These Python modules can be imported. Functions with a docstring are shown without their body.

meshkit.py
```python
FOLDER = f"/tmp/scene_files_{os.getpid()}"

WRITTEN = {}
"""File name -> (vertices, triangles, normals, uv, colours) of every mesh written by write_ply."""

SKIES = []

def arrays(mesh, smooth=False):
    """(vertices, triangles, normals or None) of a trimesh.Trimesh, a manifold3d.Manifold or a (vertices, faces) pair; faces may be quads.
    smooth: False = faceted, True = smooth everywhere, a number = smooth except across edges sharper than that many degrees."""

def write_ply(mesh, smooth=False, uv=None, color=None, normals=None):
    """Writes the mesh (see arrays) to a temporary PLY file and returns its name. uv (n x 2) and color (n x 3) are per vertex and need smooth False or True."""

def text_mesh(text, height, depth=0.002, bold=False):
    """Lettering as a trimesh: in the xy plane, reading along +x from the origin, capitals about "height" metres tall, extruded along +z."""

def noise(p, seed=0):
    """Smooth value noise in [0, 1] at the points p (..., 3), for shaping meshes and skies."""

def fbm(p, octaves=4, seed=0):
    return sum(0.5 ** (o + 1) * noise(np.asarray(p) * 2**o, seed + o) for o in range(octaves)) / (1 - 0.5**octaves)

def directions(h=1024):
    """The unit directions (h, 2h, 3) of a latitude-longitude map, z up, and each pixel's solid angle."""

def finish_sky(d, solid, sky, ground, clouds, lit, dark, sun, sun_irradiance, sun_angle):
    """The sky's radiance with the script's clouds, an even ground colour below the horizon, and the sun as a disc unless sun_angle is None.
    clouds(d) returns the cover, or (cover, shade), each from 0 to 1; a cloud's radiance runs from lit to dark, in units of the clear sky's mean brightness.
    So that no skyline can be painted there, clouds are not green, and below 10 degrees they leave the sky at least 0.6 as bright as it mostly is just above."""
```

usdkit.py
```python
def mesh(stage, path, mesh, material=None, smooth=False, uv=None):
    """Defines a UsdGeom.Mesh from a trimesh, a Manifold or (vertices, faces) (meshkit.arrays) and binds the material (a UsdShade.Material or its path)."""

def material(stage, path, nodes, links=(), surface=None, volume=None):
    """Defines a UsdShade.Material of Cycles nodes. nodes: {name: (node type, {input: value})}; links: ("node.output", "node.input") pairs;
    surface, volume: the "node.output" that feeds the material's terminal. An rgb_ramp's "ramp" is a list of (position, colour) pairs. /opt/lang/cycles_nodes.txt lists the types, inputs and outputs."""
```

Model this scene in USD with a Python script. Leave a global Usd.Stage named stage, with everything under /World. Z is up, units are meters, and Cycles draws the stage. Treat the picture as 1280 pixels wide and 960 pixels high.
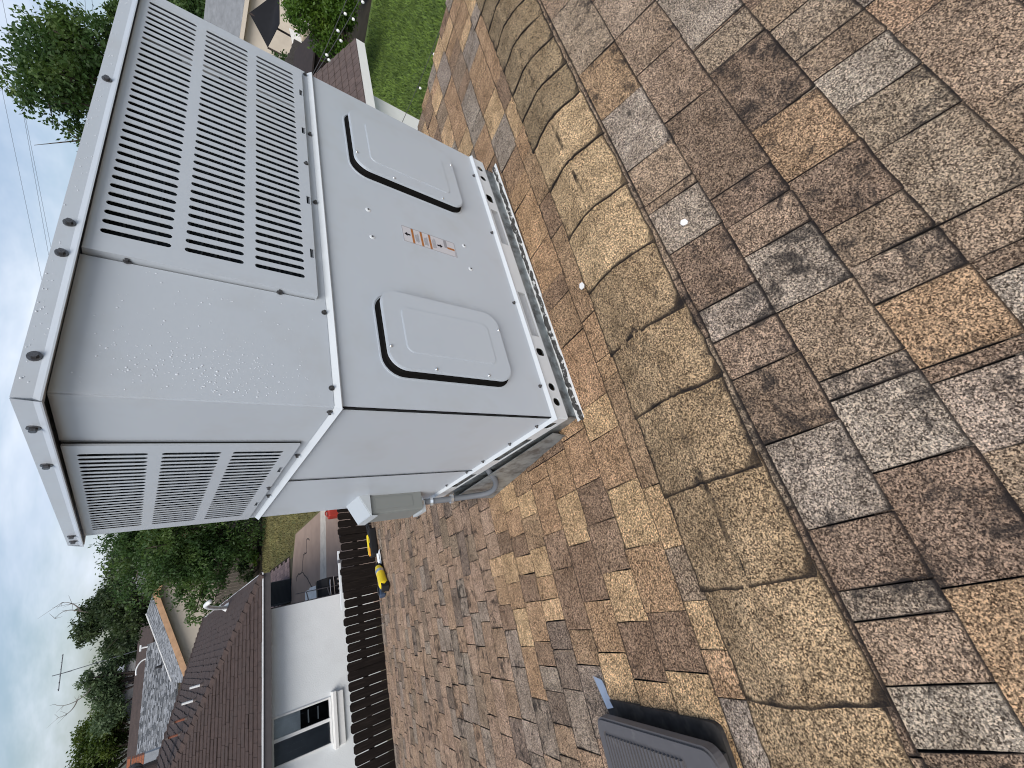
import math, random
import numpy as np, trimesh, usdkit, meshkit
from pxr import Usd, UsdGeom, UsdLux, UsdShade, Gf, Sdf, Vt
from shapely.geometry import Polygon, box as sbox, Point, LineString
from shapely.ops import unary_union

stage = Usd.Stage.CreateInMemory()
UsdGeom.SetStageUpAxis(stage, UsdGeom.Tokens.z)
UsdGeom.SetStageMetersPerUnit(stage, 1.0)
world = UsdGeom.Xform.Define(stage, '/World')
stage.SetDefaultPrim(world.GetPrim())
rng = np.random.default_rng(7)

# ------------------------------------------------------------------ camera
CAM = np.array([-0.387, -0.462, 4.707])
RIGHT = np.array([-0.2354, -0.5988, -0.7657]); DOWN = np.array([-0.8858, 0.4561, -0.0844]); FWD = np.array([0.4002, 0.6584, -0.6376])
FWD /= np.linalg.norm(FWD); RIGHT -= FWD * (RIGHT @ FWD); RIGHT /= np.linalg.norm(RIGHT); DOWN = np.cross(FWD, RIGHT)
cam = UsdGeom.Camera.Define(stage, '/World/camera')
M = Gf.Matrix4d(*[float(x) for x in (*RIGHT, 0, *(-DOWN), 0, *(-FWD), 0, *CAM, 1)])
cam.AddTransformOp().Set(M)
cam.CreateHorizontalApertureAttr(36.0); cam.CreateVerticalApertureAttr(27.0); cam.CreateFocalLengthAttr(36.0 * 527.07 / 1280)
cam.CreateClippingRangeAttr(Gf.Vec2f(0.02, 5000)); cam.CreateFStopAttr(0.0)
cam.CreateExposureAttr(EXPOSURE := 0.85)

# ------------------------------------------------------------------ sky and sun (bright overcast)
SUN_EL, SUN_AZ = math.radians(50), math.radians(222)      # azimuth: from +Y towards +X
sun_dir = np.array([math.cos(SUN_EL) * math.sin(SUN_AZ), math.cos(SUN_EL) * math.cos(SUN_AZ), math.sin(SUN_EL)])
MIX, LK = [], []
usdkit.material(stage, '/World/Looks/sky', {
    'sky': ('sky_texture', {'sky_type': 'single_scattering', 'sun_disc': False, 'sun_elevation': SUN_EL, 'sun_rotation': math.atan2(sun_dir[0], sun_dir[1]), 'air_density': 1.0, 'aerosol_density': 2.5}),
    'tc': ('texture_coordinate', {}),
    'map': ('mapping', {'scale': (1.0, 1.0, 2.6), 'rotation': (0.1, 0.0, 0.6)}),
    'n1': ('noise_texture', {'scale': 1.7, 'detail': 9, 'roughness': 0.58, 'distortion': 0.35}),
    'r1': ('map_range', {'from_min': 0.45, 'from_max': 0.72, 'to_min': 0.0, 'to_max': 1.0, 'range_type': 'smoothstep', 'clamp': True}),
    'n2': ('noise_texture', {'scale': 3.1, 'detail': 6, 'roughness': 0.55}),
    'cl': ('rgb_ramp', {'ramp': [(0.3, (4.1, 5.0, 6.4)), (0.7, (7.2, 7.7, 8.5))]}),
    'hz': ('hsv', {'saturation': 1.0, 'value': 1.0}),
    'mx': ('mix_color', {'blend_type': 'mix', 'use_clamp': False}),
    'bg': ('background_shader', {'strength': 0.076}),
}, [('tc.generated', 'map.vector'), ('map.vector', 'n1.vector'), ('map.vector', 'n2.vector'), ('n1.fac', 'r1.value'), ('n2.fac', 'cl.fac'),
    ('sky.color', 'hz.color'), ('hz.color', 'mx.a'), ('cl.color', 'mx.b'), ('r1.result', 'mx.fac'), ('mx.result', 'bg.color')], surface='bg.background')
dome = UsdLux.DomeLight.Define(stage, '/World/sky')
UsdShade.MaterialBindingAPI.Apply(dome.GetPrim()).Bind(UsdShade.Material.Get(stage, '/World/Looks/sky'))
dome.GetPrim().SetCustomDataByKey('kind', 'structure')
sun = UsdLux.DistantLight.Define(stage, '/World/sun')
sun.CreateIntensityAttr(0.40); sun.CreateAngleAttr(40.0); sun.CreateNormalizeAttr(True); sun.CreateColorAttr(Gf.Vec3f(1.0, 0.965, 0.91))
zax = Gf.Vec3d(*[float(x) for x in sun_dir])
sun.AddTransformOp().Set(Gf.Matrix4d().SetRotate(Gf.Rotation(Gf.Vec3d(0, 0, 1), zax)))

# ------------------------------------------------------------------ helpers
USED = {}
def numbered(parent, name):
    k = (parent, name); n = USED.get(k, 0); USED[k] = n + 1
    return f'{parent}/{name}' if n == 0 else f'{parent}/{name}_{n:03d}'
def pth(parent): return '/World' if parent is None else (parent if isinstance(parent, str) else str(parent.GetPath()))
def meta(prim, label=None, cat=None, group=None, kind=None):
    for k, v in (('label', label), ('category', cat), ('group', group), ('kind', kind)):
        if v: prim.SetCustomDataByKey(k, v)
    return prim
def thing(name, label, cat, loc=(0, 0, 0), rz=0.0, group=None):
    x = UsdGeom.Xform.Define(stage, numbered('/World', name))
    x.AddTranslateOp().Set(Gf.Vec3d(*map(float, loc)))
    if rz: x.AddRotateZOp().Set(float(rz))
    return meta(x.GetPrim(), label, cat, group)
def obj(name, m, mat, parent=None, smooth=False, label=None, cat=None, group=None, kind=None):
    if isinstance(m, list): m = trimesh.util.concatenate(m)
    g = usdkit.mesh(stage, numbered(pth(parent), name), m, '/World/Looks/' + mat, smooth=smooth)
    return meta(g.GetPrim(), label, cat, group, kind)
def dup(src, loc, rz=0, label=None, group=None):
    x = UsdGeom.Xform.Define(stage, numbered('/World', src.GetName().rstrip('0123456789').rstrip('_')))
    x.GetPrim().GetReferences().AddInternalReference(src.GetPath())
    x.ClearXformOpOrder(); x.AddTranslateOp(opSuffix='p').Set(Gf.Vec3d(*map(float, loc)))
    if rz: x.AddRotateZOp(opSuffix='p').Set(float(rz))
    x.GetPrim().SetInstanceable(True)
    cd = src.GetCustomData()
    return meta(x.GetPrim(), label or cd.get('label'), cd.get('category'), group or cd.get('group'))
T = trimesh.transformations
def bx(x0, x1, y0, y1, z0, z1):
    m = trimesh.creation.box([abs(x1 - x0), abs(y1 - y0), abs(z1 - z0)]); m.apply_translation([(x0 + x1) / 2, (y0 + y1) / 2, (z0 + z1) / 2]); return m
def rbx(x0, x1, y0, y1, z0, z1, r=0.01, n=2):
    """rounded box"""
    import manifold3d as mf
    r = min(r, (x1 - x0) / 2.01, (y1 - y0) / 2.01, (z1 - z0) / 2.01)
    s = mf.Manifold.sphere(r, 4 * (n + 1))
    pts = [s.translate([x, y, z]) for x in (x0 + r, x1 - r) for y in (y0 + r, y1 - r) for z in (z0 + r, z1 - r)]
    h = mf.Manifold.batch_hull(pts); q = h.to_mesh()
    return trimesh.Trimesh(q.vert_properties[:, :3], q.tri_verts, process=False)
def cyl(p0, p1, r, n=8):
    return trimesh.creation.cylinder(radius=r, segment=[p0, p1], sections=n)
def cone(p0, p1, r0, r1, n=7, cap=True):
    p0, p1 = np.asarray(p0, float), np.asarray(p1, float); d = p1 - p0; L = np.linalg.norm(d); d = d / max(L, 1e-9)
    a = np.cross(d, [0, 0, 1.0] if abs(d[2]) < 0.9 else [1.0, 0, 0]); a /= np.linalg.norm(a); b = np.cross(d, a)
    t = np.arange(n) * 2 * np.pi / n; ring = np.outer(np.cos(t), a) + np.outer(np.sin(t), b)
    v = np.vstack([p0 + ring * r0, p1 + ring * r1, [p0], [p1]]); i = np.arange(n); j = (i + 1) % n
    f = np.vstack([np.c_[i, j, n + j], np.c_[i, n + j, n + i], np.c_[j, i, np.full(n, 2 * n)], np.c_[n + i, n + j, np.full(n, 2 * n + 1)]])
    return trimesh.Trimesh(v, f, process=False)
def tube(pts, r, n=7):
    pts = np.asarray(pts, float); rs = np.broadcast_to(r, len(pts))
    d = np.gradient(pts, axis=0); d /= np.linalg.norm(d, axis=1)[:, None]
    a = np.cross(d[0], [0.3, 0.2, 1.0]); a /= np.linalg.norm(a); V = []
    t = np.arange(n) * 2 * np.pi / n
    for p, k, rr in zip(pts, d, rs):
        a = a - k * (a @ k); a /= np.linalg.norm(a); b = np.cross(k, a)
        V.append(p + (np.outer(np.cos(t), a) + np.outer(np.sin(t), b)) * rr)
    F = []; i = np.arange(n); j = (i + 1) % n
    for s in range(len(pts) - 1):
        o = s * n; F += [np.c_[o + i, o + j, o + n + j], np.c_[o + i, o + n + j, o + n + i]]
    m = len(pts) * n; V.append([pts[0], pts[-1]]); V[-1] = np.array(V[-1])
    o = (len(pts) - 1) * n; F += [np.c_[j, i, np.full(n, m)], np.c_[o + i, o + j, np.full(n, m + 1)]]
    return trimesh.Trimesh(np.vstack(V), np.vstack(F), process=False)
def spline(pts, n=8):
    from scipy.interpolate import CubicSpline
    pts = np.asarray(pts, float); t = np.r_[0, np.cumsum(np.linalg.norm(np.diff(pts, axis=0), axis=1))]
    return CubicSpline(t, pts)(np.linspace(0, t[-1], n * (len(pts) - 1) + 1))
def ext(poly, h, origin, ex, ey):
    """extrude a shapely polygon; ex, ey are the world directions of its axes, extruded along ex x ey"""
    ex, ey = np.asarray(ex, float), np.asarray(ey, float); ez = np.cross(ex, ey)
    gs = getattr(poly, 'geoms', [poly]); ms = [trimesh.creation.extrude_polygon(g, h, engine='earcut') for g in gs]
    m = trimesh.util.concatenate(ms); v = np.array(m.vertices)
    return trimesh.Trimesh(np.asarray(origin) + v[:, :1] * ex + v[:, 1:2] * ey + v[:, 2:3] * ez, m.faces, process=False)
def rrect(x0, x1, y0, y1, r, n=6):
    return sbox(x0 + r, y0 + r, x1 - r, y1 - r).buffer(r, quad_segs=n)
def quad(*p):
    return trimesh.Trimesh(np.array(p, float), [[0, 1, 2], [0, 2, 3]], process=False)
def slab(p, t):
    """a quad with thickness t below it (p counter-clockwise seen from above)"""
    p = np.array(p, float); n = np.cross(p[1] - p[0], p[2] - p[0]); n /= np.linalg.norm(n); k = len(p)
    v = np.vstack([p, p - n * t]); f = [[0, i, i + 1] for i in range(1, k - 1)] + [[k, k + i + 1, k + i] for i in range(1, k - 1)]
    for i in range(k):
        j = (i + 1) % k; f += [[i, k + i, k + j], [i, k + j, j]]
    return trimesh.Trimesh(v, f, process=False)

# ------------------------------------------------------------------ materials
def mat(name, color, rough=0.6, metal=0.0, var=0.12, scale=6.0, bump=0.0, bscale=60.0, spec=0.5, dirt=None, dscale=3.0, damt=0.5, dmin=0.5, dmax=0.7, coords='position', stretch=(1, 1, 1)):
    c = np.array(color, float)
    nodes = {'g': ('geometry', {}), 'mp': ('mapping', {'scale': stretch}),
             'n': ('noise_texture', {'scale': scale, 'detail': 5, 'roughness': 0.6}),
             'r': ('rgb_ramp', {'ramp': [(0.25, tuple(c * (1 - var))), (0.75, tuple(np.minimum(c * (1 + var), 1)))]}),
             'p': ('principled_bsdf', {'roughness': rough, 'metallic': metal, 'specular_ior_level': spec})}
    L = [('g.position', 'mp.vector'), ('mp.vector', 'n.vector'), ('n.fac', 'r.fac')]
    last = 'r.color'
    if dirt is not None:
        nodes['dn'] = ('noise_texture', {'scale': dscale, 'detail': 7, 'roughness': 0.65})
        nodes['dr'] = ('map_range', {'from_min': dmin, 'from_max': dmax, 'to_min': 0, 'to_max': damt, 'clamp': True})
        nodes['dm'] = ('mix_color', {'b': tuple(dirt)})
        L += [('mp.vector', 'dn.vector'), ('dn.fac', 'dr.value'), ('dr.result', 'dm.fac'), (last, 'dm.a')]; last = 'dm.result'
    L.append((last, 'p.base_color'))
    if bump:
        nodes['bn'] = ('noise_texture', {'scale': bscale, 'detail': 4}); nodes['b'] = ('bump', {'strength': bump, 'distance': 0.01})
        L += [('mp.vector', 'bn.vector'), ('bn.fac', 'b.height'), ('b.normal', 'p.normal')]
    return usdkit.material(stage, '/World/Looks/' + name, nodes, L, surface='p.BSDF')

def granule_material(name, gscale=310.0):
    """asphalt shingle: mineral granules in the tint of each tab, black algae stains heavier towards the butt edge, a dark butt line that paints thickness shadow along with stain, dark asphalt on cut faces"""
    N = {'g': ('geometry', {}), 't': ('attribute', {'attribute': 'tint'}), 'e': ('attribute', {'attribute': 'edge'}), 'w': ('attribute', {'attribute': 'wear'}),
         'n': ('noise_texture', {'scale': gscale, 'detail': 3, 'roughness': 0.75}),
         'v': ('voronoi_texture', {'scale': gscale * 1.25}),
         'vs': ('separate_color', {}),
         'a1': ('math', {'math_type': 'multiply_add', 'value2': 0.42, 'value3': -0.21}), 'a2': ('math', {'math_type': 'add'}),
         'r': ('rgb_ramp', {'ramp': [(0.28, (0.16, 0.14, 0.13)), (0.43, (0.60, 0.57, 0.55)), (0.55, (1.0, 1.0, 1.0)), (0.70, (2.15, 2.02, 1.85))]}),
         'm': ('mix_color', {'blend_type': 'multiply', 'fac': 1.0, 'use_clamp': False}),
         'm2': ('mix_color', {'blend_type': 'multiply', 'fac': 1.0, 'use_clamp': False}),
         'ln': ('noise_texture', {'scale': 13.0, 'detail': 4, 'roughness': 0.6}), 'lr': ('rgb_ramp', {'ramp': [(0.3, (0.72, 0.69, 0.66)), (0.7, (1.24, 1.22, 1.20))]}),
         'sn': ('noise_texture', {'scale': 17.0, 'detail': 8, 'roughness': 0.72, 'distortion': 0.5}),
         's1': ('math', {'math_type': 'multiply_add', 'value2': 0.10}), 's2': ('math', {'math_type': 'multiply_add', 'value2': 0.14}),
         'sr': ('map_range', {'from_min': 0.65, 'from_max': 0.78, 'to_min': 0.0, 'to_max': 0.82, 'clamp': True}),
         'sm': ('mix_color', {'b': (0.022, 0.02, 0.02)}),
         'xyz': ('separate_xyz', {}), 'lt': ('map_range', {'from_min': 0.45, 'from_max': 0.7, 'to_min': 1.0, 'to_max': 0.0, 'clamp': True}), 'em': ('mix_color', {'b': (0.028, 0.025, 0.024)}),
         'b1': ('math', {'math_type': 'multiply_add', 'value2': 0.34, 'value3': -0.17}), 'b3': ('math', {'math_type': 'multiply_add', 'value2': 0.10}), 'b4': ('math', {'math_type': 'multiply_add', 'value2': 0.48}), 'b2': ('math', {'math_type': 'add'}), 'br': ('map_range', {'from_min': 1.09, 'from_max': 1.18, 'to_min': 0.0, 'to_max': 0.9, 'clamp': True}), 'bm': ('mix_color', {'b': (0.016, 0.014, 0.014)}),
         'b': ('bump', {'strength': 0.55, 'distance': 0.004}),
         'p': ('principled_bsdf', {'roughness': 0.95, 'specular_ior_level': 0.08})}
    L = [('g.position', 'n.vector'), ('g.position', 'v.vector'), ('g.position', 'ln.vector'), ('g.position', 'sn.vector'), ('v.color', 'vs.color'), ('vs.r', 'a1.value1'), ('n.fac', 'a2.value1'), ('a1.value', 'a2.value2'),
         ('a2.value', 'r.fac'), ('t.color', 'm.a'), ('r.color', 'm.b'), ('ln.fac', 'lr.fac'), ('m.result', 'm2.a'), ('lr.color', 'm2.b'),
         ('e.fac', 's1.value1'), ('sn.fac', 's1.value3'), ('w.fac', 's2.value1'), ('s1.value', 's2.value3'), ('s2.value', 'sr.value'), ('sr.result', 'sm.fac'), ('m2.result', 'sm.a'),
         ('g.true_normal', 'xyz.vector'), ('xyz.z', 'lt.value'), ('lt.result', 'em.fac'), ('sn.fac', 'b1.value1'), ('b1.value', 'b2.value1'), ('e.fac', 'b2.value2'), ('w.fac', 'b3.value1'), ('b2.value', 'b3.value3'), ('a2.value', 'b4.value1'), ('b3.value', 'b4.value3'), ('b4.value', 'br.value'), ('br.result', 'bm.fac'), ('sm.result', 'bm.a'), ('bm.result', 'em.a'), ('em.result', 'p.base_color'),
         ('a2.value', 'b.height'), ('b.normal', 'p.normal')]
    return usdkit.material(stage, '/World/Looks/' + name, N, L, surface='p.BSDF')
granule_material('shingle_granules')
mat('roof_felt', (0.03, 0.028, 0.027), 0.95)
mat('unit_paint', (0.440, 0.485, 0.535), 0.36, var=0.03, scale=2.5, bump=0.02, bscale=900, spec=0.5, dirt=(0.36, 0.37, 0.37), dscale=5, damt=0.35)
mat('unit_paint_bright', (0.55, 0.585, 0.61), 0.3, var=0.03, scale=8, spec=0.6)
mat('coil_dark', (0.012, 0.018, 0.024), 0.45, spec=0.15, var=0.3, scale=40)
mat('coil_fin', (0.022, 0.03, 0.036), 0.6, metal=0.0, var=0.3, scale=90)
mat('inside_dark', (0.010,0.011,0.012), 0.8, spec=0.15)
mat('inside_grey', (0.34, 0.35, 0.36), 0.5)
mat('gasket', (0.006,0.006,0.006), 0.85, spec=0.15)
mat('screw_steel', (0.12, 0.12, 0.125), 0.35, metal=0.8, var=0.3, scale=200)
mat('bright_steel', (0.7, 0.72, 0.74), 0.25, metal=0.9)
mat('galvanised', (0.30, 0.335, 0.35), 0.42, metal=0.6, var=0.25, scale=25, dirt=(0.08, 0.08, 0.08), dscale=18, damt=0.8, dmin=0.46, dmax=0.62)
mat('white_metal', (0.78, 0.80, 0.80), 0.4, var=0.04)
mat('bitumen', (0.05, 0.05, 0.048), 0.95, var=0.6, scale=80, bump=0.8, bscale=150, dirt=(0.55, 0.56, 0.55), dscale=45, damt=0.9, dmin=0.55, dmax=0.6)
mat('box_grey', (0.19, 0.205, 0.20), 0.5, var=0.04)
mat('box_light', (0.42, 0.46, 0.49), 0.38, var=0.04)
mat('conduit_grey', (0.13, 0.14, 0.155), 0.55, spec=0.2)
mat('label_silver', (0.50, 0.50, 0.53), 0.35, var=0.02)
mat('label_orange', (0.34, 0.13, 0.035), 0.4)
mat('label_text', (0.26, 0.26, 0.28), 0.5)
mat('ink_black', (0.012, 0.012, 0.015), 0.5, spec=0.15)
mat('vent_plastic', (0.100, 0.095, 0.098), 0.55, var=0.1, scale=14, dirt=(0.22, 0.21, 0.2), dscale=40, damt=0.35, dmin=0.6, dmax=0.75)
mat('vent_dark', (0.045, 0.042, 0.041), 0.7, spec=0.15, var=0.4, scale=30, dirt=(0.09, 0.08, 0.07), dscale=25, damt=0.8)
mat('tool_yellow', (0.88, 0.66, 0.015), 0.4, var=0.06)
mat('tool_black', (0.016, 0.016, 0.017), 0.5, spec=0.15)
mat('tool_blue', (0.03, 0.05, 0.09), 0.5)
mat('tool_orange', (0.75, 0.33, 0.02), 0.4)
mat('gold', (0.55, 0.36, 0.12), 0.35, metal=0.5)
mat('fence_dark', (0.012, 0.0085, 0.007), 0.7, spec=0.15, var=0.35, scale=7, bump=0.3, bscale=30, stretch=(6, 6, 0.6), dirt=(0.04, 0.03, 0.025), dscale=5, damt=0.5)
mat('fence_grey', (0.115, 0.10, 0.085), 0.85, var=0.3, scale=8, stretch=(5, 5, 0.5))
mat('stucco_white', (0.74, 0.77, 0.78), 0.85, var=0.03, scale=3, bump=0.35, bscale=45, dirt=(0.6, 0.62, 0.62), dscale=1.2, damt=0.4)
mat('trim_white', (0.78, 0.78, 0.76), 0.55, var=0.03)
mat('fascia_brown', (0.075, 0.068, 0.07), 0.55)
mat('gutter_white', (0.7, 0.71, 0.72), 0.4)
mat('roof_brown', (0.052, 0.034, 0.029), 0.92, var=0.3, scale=9, bump=0.4, bscale=60, dirt=(0.045, 0.034, 0.03), dscale=1.6, damt=0.6)
mat('roof_brown_dark', (0.025, 0.018, 0.017), 0.95, var=0.3)
mat('roof_slate', (0.20, 0.21, 0.22), 0.9, var=0.25, scale=2.5)
mat('roof_slate_dark', (0.10, 0.108, 0.118), 0.9, var=0.25, scale=2.5)
mat('roof_slate_light', (0.30, 0.315, 0.335), 0.9, var=0.2, scale=2.5)
mat('roof_far_brown', (0.055, 0.038, 0.032), 0.95, var=0.25, scale=1.5)
mat('roof_red_brown', (0.092, 0.066, 0.058), 0.9, var=0.3, scale=7, bump=0.3, bscale=50)
mat('stucco_cream', (0.56, 0.50, 0.42), 0.9, var=0.05, scale=1.2, bump=0.2, bscale=30, dirt=(0.42, 0.37, 0.31), dscale=0.8, damt=0.5)
mat('wood_fascia', (0.52, 0.32, 0.19), 0.8, var=0.2, scale=4)
mat('brick_red', (0.36, 0.13, 0.07), 0.9, var=0.15, scale=12)
mat('mortar', (0.33, 0.28, 0.25), 0.95)
mat('cement_grey', (0.28, 0.3, 0.33), 0.8)
mat('far_wall_grey', (0.35, 0.35, 0.36), 0.9)
mat('concrete', (0.37, 0.275, 0.22), 0.9, spec=0.1, var=0.10, scale=1.6, bump=0.2, bscale=25, dirt=(0.23, 0.17, 0.145), dscale=1.1, damt=0.55, dmin=0.45, dmax=0.8)
mat('concrete_light', (0.58, 0.53, 0.46), 0.9, spec=0.1, var=0.12, scale=5, dirt=(0.33, 0.30, 0.26), dscale=4, damt=0.5)
mat('crack', (0.05, 0.04, 0.035), 0.95)
mat('paver', (0.22, 0.165, 0.165), 0.9, spec=0.1, var=0.25, scale=6, dirt=(0.36, 0.27, 0.24), dscale=8, damt=0.6)
mat('paver_b', (0.28, 0.2, 0.19), 0.9, var=0.2, scale=6)
mat('dirt', (0.085, 0.075, 0.045), 0.95, var=0.2, scale=0.5, bump=0.4, bscale=8)
mat('dry_lawn', (0.135, 0.115, 0.045), 0.95, var=0.35, scale=3.5, bump=0.6, bscale=30, dirt=(0.085, 0.10, 0.028), dscale=0.9, damt=0.9, dmin=0.42, dmax=0.62)
mat('lawn', (0.085, 0.13, 0.024), 0.95, var=0.35, scale=5, bump=0.8, bscale=25, dirt=(0.045, 0.078, 0.015), dscale=1.3, damt=0.8, dmin=0.42, dmax=0.62)
mat('grass_blade', (0.12, 0.19, 0.03), 0.8, var=0.4, scale=1.5)
mat('dry_blade', (0.17, 0.155, 0.06), 0.85, var=0.45, scale=1.2)
mat('grass_blade_dark', (0.05, 0.09, 0.016), 0.8, var=0.4, scale=2.0)
mat('pale_ground', (0.25, 0.215, 0.16), 0.95, var=0.25, scale=0.8, dirt=(0.08, 0.08, 0.04), dscale=0.5, damt=0.9, dmin=.42, dmax=.62)
mat('sail_cloth', (0.016, 0.017, 0.021), 0.75, spec=0.15)
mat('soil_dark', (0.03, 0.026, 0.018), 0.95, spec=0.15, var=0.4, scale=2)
mat('wire_black', (0.03, 0.03, 0.035), 0.6)
mat('power_line', (0.10, 0.11, 0.13), 0.6)
mat('bulb_white', (0.8, 0.8, 0.76), 0.25)
mat('pipe_white', (0.72, 0.73, 0.72), 0.45)
mat('pipe_dark', (0.05, 0.035, 0.03), 0.6)
mat('rust', (0.23, 0.085, 0.05), 0.8)
mat('red_plastic', (0.42, 0.045, 0.03), 0.4)
mat('black_plastic', (0.02, 0.02, 0.022), 0.45, spec=0.15)
mat('condenser_metal', (0.055, 0.062, 0.066), 0.5)
mat('white_box', (0.80, 0.80, 0.78), 0.7, spec=0.2)
mat('iron', (0.10, 0.095, 0.10), 0.5)
mat('bark', (0.09, 0.07, 0.055), 0.95, var=0.3, scale=20)
mat('bark_pale', (0.16, 0.14, 0.125), 0.95, var=0.2, scale=20)
mat('paper', (0.85, 0.85, 0.84), 0.6)
usdkit.material(stage, '/World/Looks/window_glass', {'fr': ('fresnel', {'IOR': 1.5}), 't': ('transparent_bsdf', {'color': (0.93, 0.95, 0.96)}), 'gl': ('glossy_bsdf', {'roughness': 0.02}), 'm': ('mix_closure', {})},
                [('fr.fac', 'm.fac'), ('t.BSDF', 'm.closure1'), ('gl.BSDF', 'm.closure2')], surface='m.closure')
usdkit.material(stage, '/World/Looks/water', {'p': ('principled_bsdf', {'base_color': (0.56, 0.60, 0.65), 'roughness': 0.05, 'ior': 1.33, 'specular_ior_level': 1.0})}, [], surface='p.BSDF')
mat('screen_mesh', (0.17, 0.175, 0.18), 0.8)
mat('blind_grey', (0.72, 0.73, 0.70), 0.8)
def leaf(name, c1, c2, scale=0.9):
    usdkit.material(stage, '/World/Looks/' + name, {
        'g': ('geometry', {}), 'n': ('noise_texture', {'scale': scale, 'detail': 3}), 'rn': ('math', {'math_type': 'multiply_add', 'value2': 0.45, 'value3': -0.22}), 'ad': ('math', {'math_type': 'add'}),
        'r': ('rgb_ramp', {'ramp': [(0.25, c1), (0.75, c2)]}),
        'p': ('principled_bsdf', {'roughness': 0.55, 'specular_ior_level': 0.35}), 't': ('translucent_bsdf', {}), 'hs': ('hsv', {'value': 1.35, 'hue': 0.485, 'saturation': 1.1}), 'm': ('mix_closure', {'fac': 0.28})},
        [('g.position', 'n.vector'), ('g.random_per_island', 'rn.value1'), ('n.fac', 'ad.value1'), ('rn.value', 'ad.value2'), ('ad.value', 'r.fac'), ('r.color', 'p.base_color'), ('r.color', 'hs.color'), ('hs.color', 't.color'), ('p.BSDF', 'm.closure1'), ('t.BSDF', 'm.closure2')], surface='m.closure')
leaf('leaf_mid', (0.0351, 0.0743, 0.0189), (0.1688, 0.2497, 0.0607))
leaf('leaf_dark', (0.0324, 0.054, 0.0203), (0.1148, 0.1553, 0.0567))
leaf('leaf_light', (0.0575, 0.115, 0.0138), (0.253, 0.3795, 0.0517))
leaf('leaf_grey', (0.0715, 0.1105, 0.052), (0.195, 0.26, 0.1235))
leaf('leaf_olive', (0.039, 0.0676, 0.0104), (0.1495, 0.195, 0.039))

# ------------------------------------------------------------------ ground (z = 0)
obj('ground', bx(-260, 260, -260, 260, -0.5, 0), 'dirt', kind='structure')
ROOFZ, SL = 3.75, 0.25
CC = 1 / math.hypot(1, SL); SS = SL * CC
def sheet(pts, z, t=0.02):
    return ext(Polygon(pts), t, (0, 0, z - t), (1, 0, 0), (0, 1, 0))
obj('front_lawn', sheet([(2.7, -9), (20.5, -9), (19.35, 6.3), (18.1, 7.5), (14.5, 10.2), (2.7, 9.0)], 0.012), 'lawn', kind='structure')
obj('back_lawn', sheet([(3.2, 14.6), (3.12, 18.8), (2.33, 19.27), (2.39, 23.5), (2.6, 25.3), (12, 25.3), (12, 12.6), (4.6, 12.6)], 0.012), 'dry_lawn', kind='structure')
obj('driveway', sheet([(-0.5, 8.55), (9.5, 8.55), (4.5, 12.6), (3.2, 14.6), (3.12, 18.8), (2.33, 19.27), (0.92, 19.8), (-0.5, 19.8)], 0.016), 'concrete', kind='structure')
obj('driveway_strip', sheet([(0.45, 15.25), (0.45, 15.95), (3.55, 15.35), (3.75, 14.75)], 0.021), 'concrete_light', kind='structure')
ck = []
for pts in ([(2.5, 16.9), (2.42, 17.3), (2.2, 17.35), (2.15, 17.75), (1.85, 17.9), (1.6, 18.0), (1.55, 18.5), (1.35, 18.9)], [(1.55, 18.0), (1.3, 17.5), (1.0, 17.0), (0.8, 16.7)]):
    pts = spline(pts, 5) + rng.normal(0, 0.02, (len(pts) * 5 - 4, 2))
    ck.append(ext(LineString(pts).buffer(0.022, quad_segs=1), 0.003, (0, 0, 0.0165), (1, 0, 0), (0, 1, 0)))
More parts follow.
